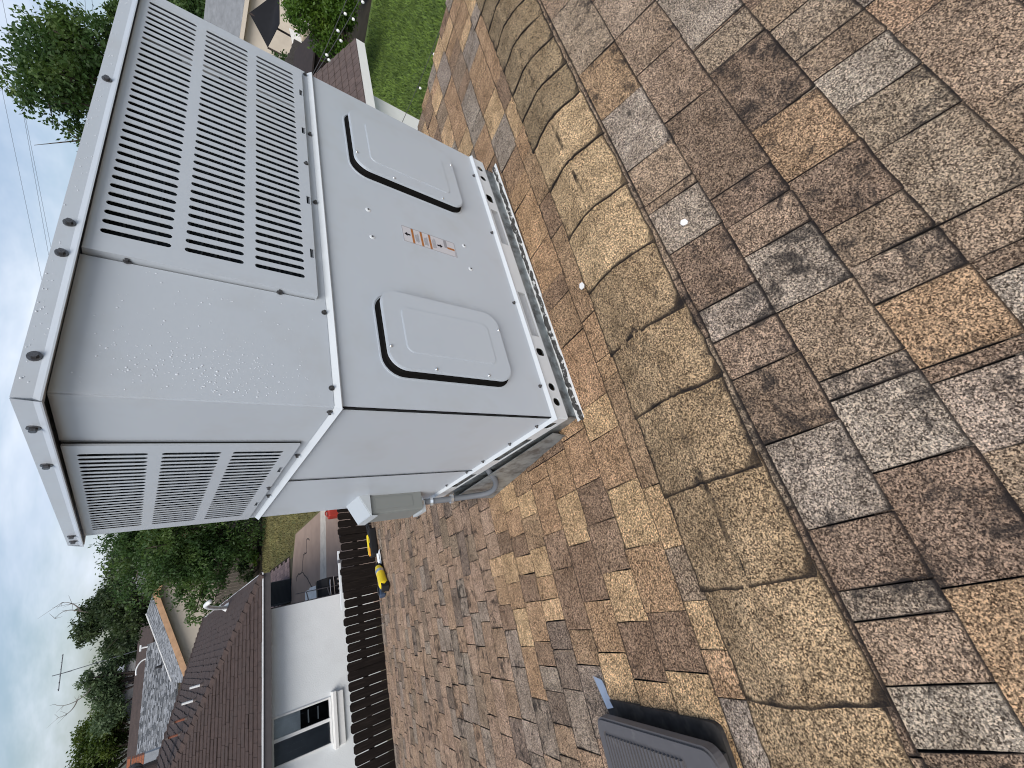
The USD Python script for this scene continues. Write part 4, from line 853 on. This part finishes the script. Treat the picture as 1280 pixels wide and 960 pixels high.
tree('elm_tree', 'thin grey-green tree with bare twigs left of the antenna', (-.6, 60, 0), cluster((-1.0, 60, 6.5), (1.9, 1.6, 1.5), 8, rs) + [(.3, 59.6, 7.7, .7, .7, .5), (-3.0, 59.5, 5.8, 1.3, 1, 1.1)], 8500, .25, 'leaf_grey', .28, 7, bark='pipe_dark',
     bare=[[(-.6, 59.7, 7.2), (-1.2, 59.6, 8.0), (-1.3, 59.5, 8.8), (-1.0, 59.5, 9.4)], [(-1.2, 59.6, 8.0), (-2.0, 59.5, 8.5), (-2.1, 59.5, 9.0)]])
tree('cedar_tree', 'bushy olive-green tree at the end of the far roofs above the chimney', (-6.3, 64.5, 0), cluster((-6.0, 63.5, 6.4), (3.2, 2.8, 2.6), 12, rs) + [(-3.2, 63, 6.0, 1.5, 1.4, 1.3), (-9.5, 63, 7.4, 2.6, 2.2, 2.2)], 22000, .24, 'leaf_olive', .3, 8)
# right-hand side
tree('maple_tree', 'bright green tree at the lawn edge beside the string lights', (15.0, 7.4, 0), cluster((15.9, 6.0, 2.0), (1.05, .95, 1.05), 10, rs) + [(15.35, 6.6, 1.6, .5, .5, .5)], 26000, .095, 'leaf_light', .12, 9)
tree('hackberry_tree', 'dark green tree at the roofline behind the slate shed by the unit corner', (37.5, 18.2, 0), cluster((36.2, 17.9, 5.0), (2.5, 2.5, 2.1), 10, rs), 16000, .22, 'leaf_mid', .18, 10)
for i, (x, y, z, rad, lm, lab) in enumerate(((9.5, 48, 4.4, 3.4, 'leaf_dark', 'dark tree far behind the leafy mulberry, right of the bare-topped tree'), (-12, 52, 4.8, 3.6, 'leaf_olive', 'far olive tree at the left edge of the skyline'), (20, 40, 4.2, 3.6, 'leaf_mid', 'far green tree hidden mostly behind the unit'), (34, 22, 4.6, 3.0, 'leaf_mid', 'far green tree behind the slate shed roof'))):
    tree('far_tree', lab, (x, y, 0), cluster((x, y, z), (rad, rad * .9, rad * .6), 9, rs), 9000, .26, lm, .25, 40 + i, group='far trees on the skyline')
for i, (x, y, h, lab) in enumerate(((25.2, 13.7, 2.4, 'tall green bush in front of the slate shed, nearest the unit'), (23.8, 12.7, 1.7, 'green bush beside the tall bush by the slate shed'), (22.6, 12.0, 1.3, 'low green bush at the end of the grey side fence'), (19.9, 6.0, 1.0, 'dark bush at the lawn edge beyond the string lights'), (20.2, 4.4, 1.1, 'dark bush at the lawn edge at the top of the photo'))):
    rr = np.random.default_rng(80 + i); s = thing('bush', lab, 'bush', (x, y, 0), 0, 'bushes beyond the green lawn')
    obj('stem', [cone((0, 0, 0), (rr.normal(0, .3), rr.normal(0, .3), h * .8), .03, .01, 5) for _ in range(5)], 'bark', s)
    obj('foliage', leaves(cluster((0, 0, h * .5), (h * .55, h * .5, h * .5), 7, rr), 3500, .13, rr), 'leaf_mid' if i < 3 else 'leaf_dark', s)
# shrubs at the foot of the back lawn
for i, (x, y, h, lab) in enumerate(((2.9, 26.2, 1.0, 'dark shrub at the end of the dry lawn nearest the hip roof'), (4.3, 26.4, 1.3, 'dark shrub in the middle of the lawn end bed'), (6.0, 26.0, 1.5, 'dark shrub at the lawn end below the unit grille'), (3.5, 25.6, .6, 'low light green plant at the edge of the dry lawn'))):
    rr = np.random.default_rng(60 + i); s = thing('shrub', lab, 'shrub', (x, y, 0), 0, 'shrubs at the end of the back lawn')
    obj('stem', [cone((0, 0, 0), (rr.normal(0, .3), rr.normal(0, .3), h * .8), .03, .01, 5) for _ in range(5)], 'bark', s)
    obj('foliage', leaves(cluster((0, 0, h * .55), (h * .8, h * .6, h * .5), 6, rr), 1500, .12, rr), 'leaf_dark' if i < 3 else 'leaf_light', s)
obj('planting_bed', sheet([(2.4, 25.3), (12, 25.3), (12, 28), (2.0, 28)], .02), 'soil_dark', kind='structure')
fw = thing('plank_fence', 'weathered plank fence behind the shrubs at the end of the back lawn', 'fence', (0, 27.6, 0))
for i in range(44): obj('fence_board', bx(1.2 + i * .16, 1.2 + i * .16 + .15, -.01 + rs.normal(0, .004), .01, .02, 1.7 + rs.normal(0, .02)), 'fence_grey', fw)
obj('fence_rail', [bx(1.2, 8.24, .012, .05, z, z + .08) for z in (.4, 1.3)], 'fence_grey', fw)

# ------------------------------------------------------------------ slate-grey house behind
gh = thing('grey_roof_house', 'cream house with slate grey shingle roof and tan barge board', 'house')
gy0, gy1 = 28.0, 37.6; ax, az = 2.85, 4.17; sl = .37; exl = -1.3; ezl = az - sl * (ax - exl)
obj('gable_wall', ext(Polygon([(exl + .25, 0), (2 * ax - exl - .25, 0), (2 * ax - exl - .25, ezl - .05), (ax, az - .18), (exl + .25, ezl - .05)]), .15, (0, gy0 + .45, 0), (1, 0, 0), (0, 0, 1)), 'stucco_cream', gh)
obj('side_wall', bx(exl + .25, exl + .4, gy0 + .5, gy1 - .3, 0, ezl - .08), 'stucco_cream', gh)
def sroof(x0, z0, x1, z1, y0, y1, nm, rows, mats, par, t=.03, axis='x', L=None):
    """rows of slate strips with random tabs, three tones"""
    buckets = [[], [], []]; rr = np.random.default_rng(5)
    for i in range(rows):
        f0, f1 = i / rows, (i + 1) / rows; y = y0
        while y < y1 - .01:
            w = rr.uniform(.12, .32); e = min(y + w, y1); h = .015 + rr.uniform(0, .02)
            if axis == 'x': q = [(x0 + (x1 - x0) * f0, y, z0 + (z1 - z0) * f0 + h), (x0 + (x1 - x0) * f0, e, z0 + (z1 - z0) * f0 + h), (x0 + (x1 - x0) * f1, e, z0 + (z1 - z0) * f1 + .004), (x0 + (x1 - x0) * f1, y, z0 + (z1 - z0) * f1 + .004)]
            else: q = [(y, x0 + (x1 - x0) * f0, z0 + (z1 - z0) * f0 + h), (e, x0 + (x1 - x0) * f0, z0 + (z1 - z0) * f0 + h), (e, x0 + (x1 - x0) * f1, z0 + (z1 - z0) * f1 + .004), (y, x0 + (x1 - x0) * f1, z0 + (z1 - z0) * f1 + .004)]
            m = slab(q, .012)
            if np.cross(np.subtract(q[1], q[0]), np.subtract(q[2], q[0]))[2] < 0: m = slab(q[::-1], .012)
            buckets[rr.integers(0, 3)].append(m); y = e
    for b, mm in zip(buckets, mats): obj(nm, b, mm, par, kind='stuff')
SLM = ('roof_slate', 'roof_slate_dark', 'roof_slate_light')
rfg = obj('roof', [slab([(exl, gy0, ezl), (ax, gy0, az), (ax, gy1, az), (exl, gy1, ezl)], .08), slab([(ax, gy0, az), (2 * ax - exl, gy0, ezl), (2 * ax - exl, gy1, ezl), (ax, gy1, az)], .08)], 'roof_slate_dark', gh)
sroof(exl, ezl, ax, az, gy0, gy1, 'roof_shingles', 30, SLM, rfg)
obj('barge_board', [slab([(exl - .05, gy0 - .03, ezl - .012), (exl - .05, gy0 + .0, ezl - .012), (ax, gy0 + .0, az - .005), (ax, gy0 - .03, az - .005)][::-1], .22), slab([(ax, gy0 - .03, az - .005), (ax, gy0 + .0, az - .005), (2 * ax - exl, gy0, ezl), (2 * ax - exl, gy0 - .03, ezl)][::-1], .22)], 'wood_fascia', gh)
obj('rake_trim', slab([(exl, gy1, ezl + .06), (exl, gy1 + .1, ezl + .06), (ax, gy1 + .1, az + .06), (ax, gy1, az + .06)][::-1], .05), 'trim_white', gh)
my0, my1, mz0, mz1 = 38.0, 44.5, 2.35, 3.86
rfm = obj('roof', [slab([(-9, my0, mz0), (1.35, my0, mz0), (1.35, my1, mz1), (-9, my1, mz1)], .08), slab([(-9, my1, mz1), (1.35, my1, mz1), (1.35, 2 * my1 - my0, mz0), (-9, 2 * my1 - my0, mz0)], .08)], 'roof_slate_dark', gh)
sroof(my0, mz0, my1, mz1, -9, 1.35, 'roof_shingles', 34, SLM, rfm, axis='y')
obj('main_wall', bx(-8.6, 1.0, my0 + .4, 2 * my1 - my0 - .4, 0, mz0 - .08), 'stucco_cream', gh)
obj('gable_end', ext(Polygon([(my0 + .4, mz0 - .1), (2 * my1 - my0 - .4, mz0 - .1), (my1, mz1 - .1)]), .1, (.9, 0, 0), (0, 1, 0), (0, 0, 1)), 'stucco_cream', gh)
ch = thing('brick_chimney', 'red brick chimney with a grey cement band between the far roofs', 'chimney', (-3.78, 29.4, 0), -6)
obj('shaft', bx(-.17, .17, -.16, .16, 0, 4.32), 'mortar', ch)
obj('cement_band', bx(-.18, .18, -.17, .17, 3.14, 3.86), 'cement_grey', ch)
for i in range(12):
    z = 2.55 + i * .085
    if z > 3.08: z += 3.88 - 3.145
    if z > 4.28: break
    for j in range(2):
        o = (i % 2) * .08
        for (a, b) in ((-.175 + j * .175, -.175 + j * .175 + .165),): obj('brick', bx(a, b, -.172, -.15, z, z + .07), 'brick_red', ch)
        obj('brick', bx(.15, .182, -.155 + j * .16, -.155 + j * .16 + .148, z, z + .07), 'brick_red', ch); obj('brick', bx(-.182, -.15, -.155 + j * .16, -.155 + j * .16 + .148, z, z + .07), 'brick_red', ch)
obj('crown_slab', bx(-.21, .21, -.2, .2, 4.34, 4.44), 'brick_red', ch)
fb = thing('brown_roof_house', 'far house with a long low dark brown roof behind the slate one', 'house', (0, 50, 0))
obj('roof', [slab([(-14, 0, 3.25), (3.6, 0, 3.45), (3.6, 5, 4.35), (-14, 5, 4.2)], .1), slab([(-14, 5, 4.2), (3.6, 5, 4.35), (3.6, 10, 3.4), (-14, 10, 3.2)], .1)], 'roof_far_brown', fb)
obj('wall', [bx(-13.6, 3.2, .5, 9.5, 0, 3.2)], 'far_wall_grey', fb); obj('eave_board', [bx(-14, 3.6, -.05, -.005, 3.0, 3.28)], 'fascia_brown', fb)
gb = thing('grey_wall_house', 'far pale grey building half hidden by the thin trees', 'building', (0, 66, 0))
obj('wall', [bx(-4.4, 2.2, 0, 5, 0, 5.2)], 'far_wall_grey', gb); obj('roof', [slab([(-4.8, -.4, 5.2), (2.6, -.4, 5.2), (2.2, 2.5, 6.0), (-4.4, 2.5, 6.0)], .1), slab([(-4.4, 2.5, 6.0), (2.2, 2.5, 6.0), (2.6, 5.4, 5.2), (-4.8, 5.4, 5.2)], .1)], 'cement_grey', gb)
obj('window', bx(-1.2, -.2, -.03, .0, 3.4, 4.4), 'inside_dark', gb)
for (x, y, z, lab, kind) in ((1.2, 44.3, 3.8, 'white T-shaped vent on the slate grey roof ridge', 't'), (.35, 44.4, 3.8, 'white bent pipe vent on the slate roof ridge beside the T vent', 'b'), (-.3, 41.0, 3.1, 'small black vent hood on the slate grey roof slope', 'h')):
    v = thing('ridge_vent', lab, 'vent pipe', (x, y, z), 0, 'vents on the slate grey roof')
    if kind == 't': obj('pipe', [cyl((0, 0, -.2), (0, 0, .42), .05, 8), cyl((-.2, 0, .42), (.2, 0, .42), .06, 8)], 'pipe_white', v)
    elif kind == 'b': obj('pipe', tube(spline([(0, 0, -.2), (0, 0, .3), (-.3, 0, .5), (-.8, 0, .5)], 5), .045, 8), 'pipe_white', v, smooth=True)
    else: obj('pipe', cone((0, 0, -.1), (0, 0, .3), .14, .05, 8), 'black_plastic', v)
an = thing('tv_antenna', 'thin television antenna on a tall mast against the sky', 'antenna', (1.9, 57.3, 0))
obj('mast', cyl((0, 0, 0), (-.75, 0, 9.25), .03, 6), 'power_line', an)
obj('boom', cyl((-2.0, .1, 9.12), (.75, -.1, 9.2), .035, 5), 'power_line', an)
for k, l in enumerate((.75, .6, .5, .45, .4, .35)): obj('element', cyl((-1.9 + k * .5, -l, 9.13 + .02 * k), (-1.9 + k * .5 + .05, l, 9.13 + .02 * k), .02, 4), 'power_line', an)
obj('element', cyl((-.72, 0, 8.5), (-.75, 0, 9.65), .03, 4), 'power_line', an)

# ------------------------------------------------------------------ right-hand side: outbuilding, fence, shed, shade sail
ob = thing('white_outbuilding', 'low white outbuilding with reddish brown roof beside the green lawn', 'outbuilding', (0, 0, 0))
ox0, ox1, oy0, oz = 3.6, 9.46, 3.66, 2.40; om = .46
obj('wall', [bx(ox0 + .3, 8.42, 3.95, 4.07, 0, 2.2), bx(8.30, 8.42, 4.07, 7.6, 0, 2.2), bx(ox0 + .3, ox0 + .42, 4.07, 7.6, 0, 2.2)], 'trim_white', ob)
obj('wall_batten', [bx(7.52, 7.55, 3.94, 3.951, 0, 2.2), bx(6.5, 6.53, 3.94, 3.951, 0, 2.2)], 'stucco_white', ob)
obj('eave_board', [bx(ox0, ox1, oy0 - .02, oy0, oz - .17, oz - .01)], 'trim_white', ob)
oroof = obj('roof', [slab([(ox0, oy0, oz), (ox1, oy0, oz), (ox1, oy0 + 2.6, oz + 2.6 * om), (ox0, oy0 + 2.6, oz + 2.6 * om)], .07), slab([(ox0, oy0 + 2.6, oz + 2.6 * om), (ox1, oy0 + 2.6, oz + 2.6 * om), (ox1, oy0 + 5.2, oz), (ox0, oy0 + 5.2, oz)], .07)], 'roof_brown_dark', ob)
rr = np.random.default_rng(8)
for i in range(19):
    d0 = -.02 + i * .138; x = ox0 - rr.uniform(0, .2)
    while x < ox1:
        w = .20 + rr.uniform(-.01, .01); a, b = max(x, ox0), min(x + w - .012, ox1); x += w
        if b - a < .02: continue
        m = slab([(a, oy0 + d0, oz + d0 * om + .020 + rr.uniform(0, .004)), (b, oy0 + d0, oz + d0 * om + .020), (b, oy0 + d0 + .16, oz + (d0 + .16) * om + .004), (a, oy0 + d0 + .16, oz + (d0 + .16) * om + .004)], .012)
        if a > 6.6 and d0 < 1.7: obj('roof_shingle', m, 'roof_red_brown', oroof)
        else: field_ = globals().setdefault('ob_field', []); field_.append(m)
obj('roof_shingles', ob_field, 'roof_red_brown', oroof, kind='stuff')
sf = thing('grey_side_fence', 'weathered grey board fence beyond the lawn and the bright green tree', 'fence')
fp = np.array([(14.0, 8.7), (16.9, 8.6), (21.5, 10.9)]); fp2 = [(23.4, 14.4), (20.9, 9.6)]
for (a, b) in zip(fp2[:-1], fp2[1:]):
    a, b = np.array(a), np.array(b); L = np.linalg.norm(b - a); d = (b - a) / L; nb = int(L / .16)
    for i in range(nb):
        p0, p1 = a + d * i * .16, a + d * (i * .16 + .15); nrm = np.array([-d[1], d[0]]) * .02
        z = 1.75 + rr.normal(0, .02)
        q = Polygon([p0, p1, p1 + nrm, p0 + nrm]); obj('fence_board', ext(q if q.exterior.is_ccw else Polygon(list(q.exterior.coords)[::-1]), z, (0, 0, 0), (1, 0, 0), (0, 1, 0)), 'fence_grey', sf)
ws = thing('dark_shed', 'low dark timber shed in the shade behind the bright green tree', 'shed', (18.3, 9.3, 0), -30)
obj('wall', [bx(-1.0, 1.0, -.8, .8, 0, 1.5)], 'fence_dark', ws); obj('roof', [slab([(-1.15, -.95, 1.5), (1.15, -.95, 1.5), (1.15, .95, 1.8), (-1.15, .95, 1.8)], .06)], 'roof_brown_dark', ws)
for k in range(7): obj('wall_plank', bx(-1.0, 1.0, -.815, -.80, .05 + k * .205, .05 + k * .205 + .19), 'fence_dark', ws)
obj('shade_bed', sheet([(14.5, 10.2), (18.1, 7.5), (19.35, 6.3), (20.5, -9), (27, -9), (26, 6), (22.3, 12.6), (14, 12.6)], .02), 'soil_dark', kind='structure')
obj('neighbour_yard', sheet([(22.5, 4), (60, 8), (70, 40), (36, 30), (22, 13)], .008), 'pale_ground', kind='structure')
sr = thing('slate_shed', 'shed with slate grey roof and pale eave board beyond the shade sail', 'shed')
sa, sb_ = np.array((30.5, 13.75)), np.array((29.0, 16.4)); ou = (sb_ - sa) / np.linalg.norm(sb_ - sa); sa = sa - ou * 3; inn = np.array((ou[1], -ou[0])) * -1
inn = inn if inn[0] > 0 else -inn
c3 = lambda p, z: (p[0], p[1], z)
obj('roof', [slab([c3(sa, 3.0), c3(sb_, 3.0), c3(sb_ + inn * 4, 4.6), c3(sa + inn * 4, 4.6)][::-1], .08), slab([c3(sa + inn * 4, 4.6), c3(sb_ + inn * 4, 4.6), c3(sb_ + inn * 8, 3.0), c3(sa + inn * 8, 3.0)][::-1], .08)], 'roof_slate', sr)
obj('eave_board', slab([c3(sa - inn * .03, 2.99), c3(sb_ - inn * .03, 2.99), c3(sb_ - inn * .03, 2.80), c3(sa - inn * .03, 2.80)], .03), 'stucco_cream', sr)
obj('wall', ext(Polygon([sa + inn * .4, sb_ + inn * .4 - ou * .3, sb_ + inn * 7.6 - ou * .3, sa + inn * 7.6]).buffer(0), 2.8, (0, 0, 0), (1, 0, 0), (0, 1, 0)), 'stucco_cream', sr)
ss = thing('shade_sail', 'black triangular shade sail stretched beside the slate shed', 'shade sail')
p0, p1, p2, p3 = np.array((26.9, 12.5, 2.95)), np.array((27.3, 11.0, 1.95)), np.array((26.3, 13.3, 2.0)), np.array((26.2, 11.9, 1.75))
def patch(a, b, c, n=8, sag=.12):
    V, F, ix = [], [], {}
    for i in range(n + 1):
        for j in range(n + 1 - i):
            u, v = i / n, j / n; w = 1 - u - v; ix[i, j] = len(V); V.append(a * w + b * u + c * v - np.array([0, 0, sag]) * 27 * u * v * w - np.array([0, 0, sag]) * 2 * (u * v + v * w + u * w) * .3)
    for i in range(n):
        for j in range(n - i):
            F.append([ix[i, j], ix[i + 1, j], ix[i, j + 1]])
            if i + j < n - 1: F.append([ix[i + 1, j], ix[i + 1, j + 1], ix[i, j + 1]])
    m = trimesh.Trimesh(V, F, process=False); m2 = m.copy(); m2.apply_translation((0, 0, -.01)); m2.invert(); return [m, m2]
obj('cloth', patch(p0, p1, p2), 'sail_cloth', ss); obj('cloth', patch(p1, p2, p3, 8, .05), 'sail_cloth', ss)
for p in (p0, p1, p2): obj('post', cyl((p[0], p[1], 0), tuple(p), .05, 7), 'pipe_dark', ss)
for i, (a, b, lab) in enumerate((((26.3, 11.4, 1.0), (26.9, 10.6, 1.35), 'white board leaning at the upper end of the shade sail'), ((26.0, 12.5, 1.0), (26.5, 12.0, 1.3), 'white board leaning under the lower end of the shade sail'), ((23.8, 10.2, .6), (23.2, 9.4, .7), 'white pole lying across the pale yard by the sail'))):
    meta(obj('white_board', slab([np.array(a), np.array(b), np.array(b) + [.05, .03, -.5], np.array(a) + [.05, .03, -.5]], .03) if i < 2 else cyl(a, b, .05, 6), 'white_box'), lab, 'board' if i < 2 else 'pole')
# string lights and utility wires
def wire(pts, rr_, n=5, sag=.0, segs=10):
    out = []
    a, b = np.array(pts[0], float), np.array(pts[-1], float); t = np.linspace(0, 1, segs + 1)[:, None]; q = a + (b - a) * t - np.array([0, 0, sag]) * 4 * t * (1 - t)
    return tube(q, rr_, n), q
SLT = [((5.9, .95, 2.46), (4.80, 2.62, 2.72), 'lowest string of white bulb lights, hanging over the green lawn', (.02, .26, .42, .62)), ((5.45, 1.05, 3.52), (4.92, 2.36, 3.74), 'upper string of bulb lights crossing before the bright green tree', (.3, .5, .62, .8)), ((5.45, 1.0, 3.36), (4.95, 2.28, 3.70), 'middle string of bulb lights ending at the outbuilding roof', (.15, .42, .55, .72, .88))]
for a, b, lab, ts in SLT:
    sl_ = thing('string_light', lab, 'string lights', group='strings of bulb lights over the lawn'); m, q = wire((a, b), .0035, 5, .03); obj('cord', m, 'wire_black', sl_)
    for t in ts:
        i = min(int(t * 10), 9); p = q[i] + (q[i + 1] - q[i]) * (t * 10 - i)
        bu = trimesh.creation.icosphere(2, .014); bu.apply_scale([1, 1, 1.3]); bu.apply_translation(p - [0, 0, .035]); obj('bulb', bu, 'bulb_white', sl_, smooth=True); obj('socket', cyl(tuple(p), tuple(p - [0, 0, .022]), .008, 6), 'wire_black', sl_)
PW = [((33.17, 21.30, 12.92), (31.94, 23.10, 12.60), -3, 9, 'power line crossing the sky nearest the left top corner'), ((30.64, 24.79, 12.99), (27.63, 28.09, 12.21), -.3, 3, 'power line running down the sky past the tall tree'), ((29.59, 26.02, 12.06), (27.47, 28.24, 11.56), -.5, 4, 'lowest long power line in the sky left of the unit'),
      ((34.0, 19.97, 10.16), (33.22, 21.24, 10.0), -4, 6, 'left wire of the close trio behind the tall tree'), ((34.09, 19.82, 9.84), (33.2, 21.26, 9.67), -4, 6, 'middle wire of the close trio behind the tall tree'), ((34.17, 19.68, 9.56), (33.22, 21.23, 9.37), -4, 6, 'right wire of the close trio behind the tall tree')]
for a, b, s0, s1, lab in PW:
    a, b = np.array(a), np.array(b); m, q = wire((a + (b - a) * s0, a + (b - a) * s1), .009, 4, .0, 8); meta(obj('power_line', m, 'power_line'), lab, 'power line', 'power lines across the sky')
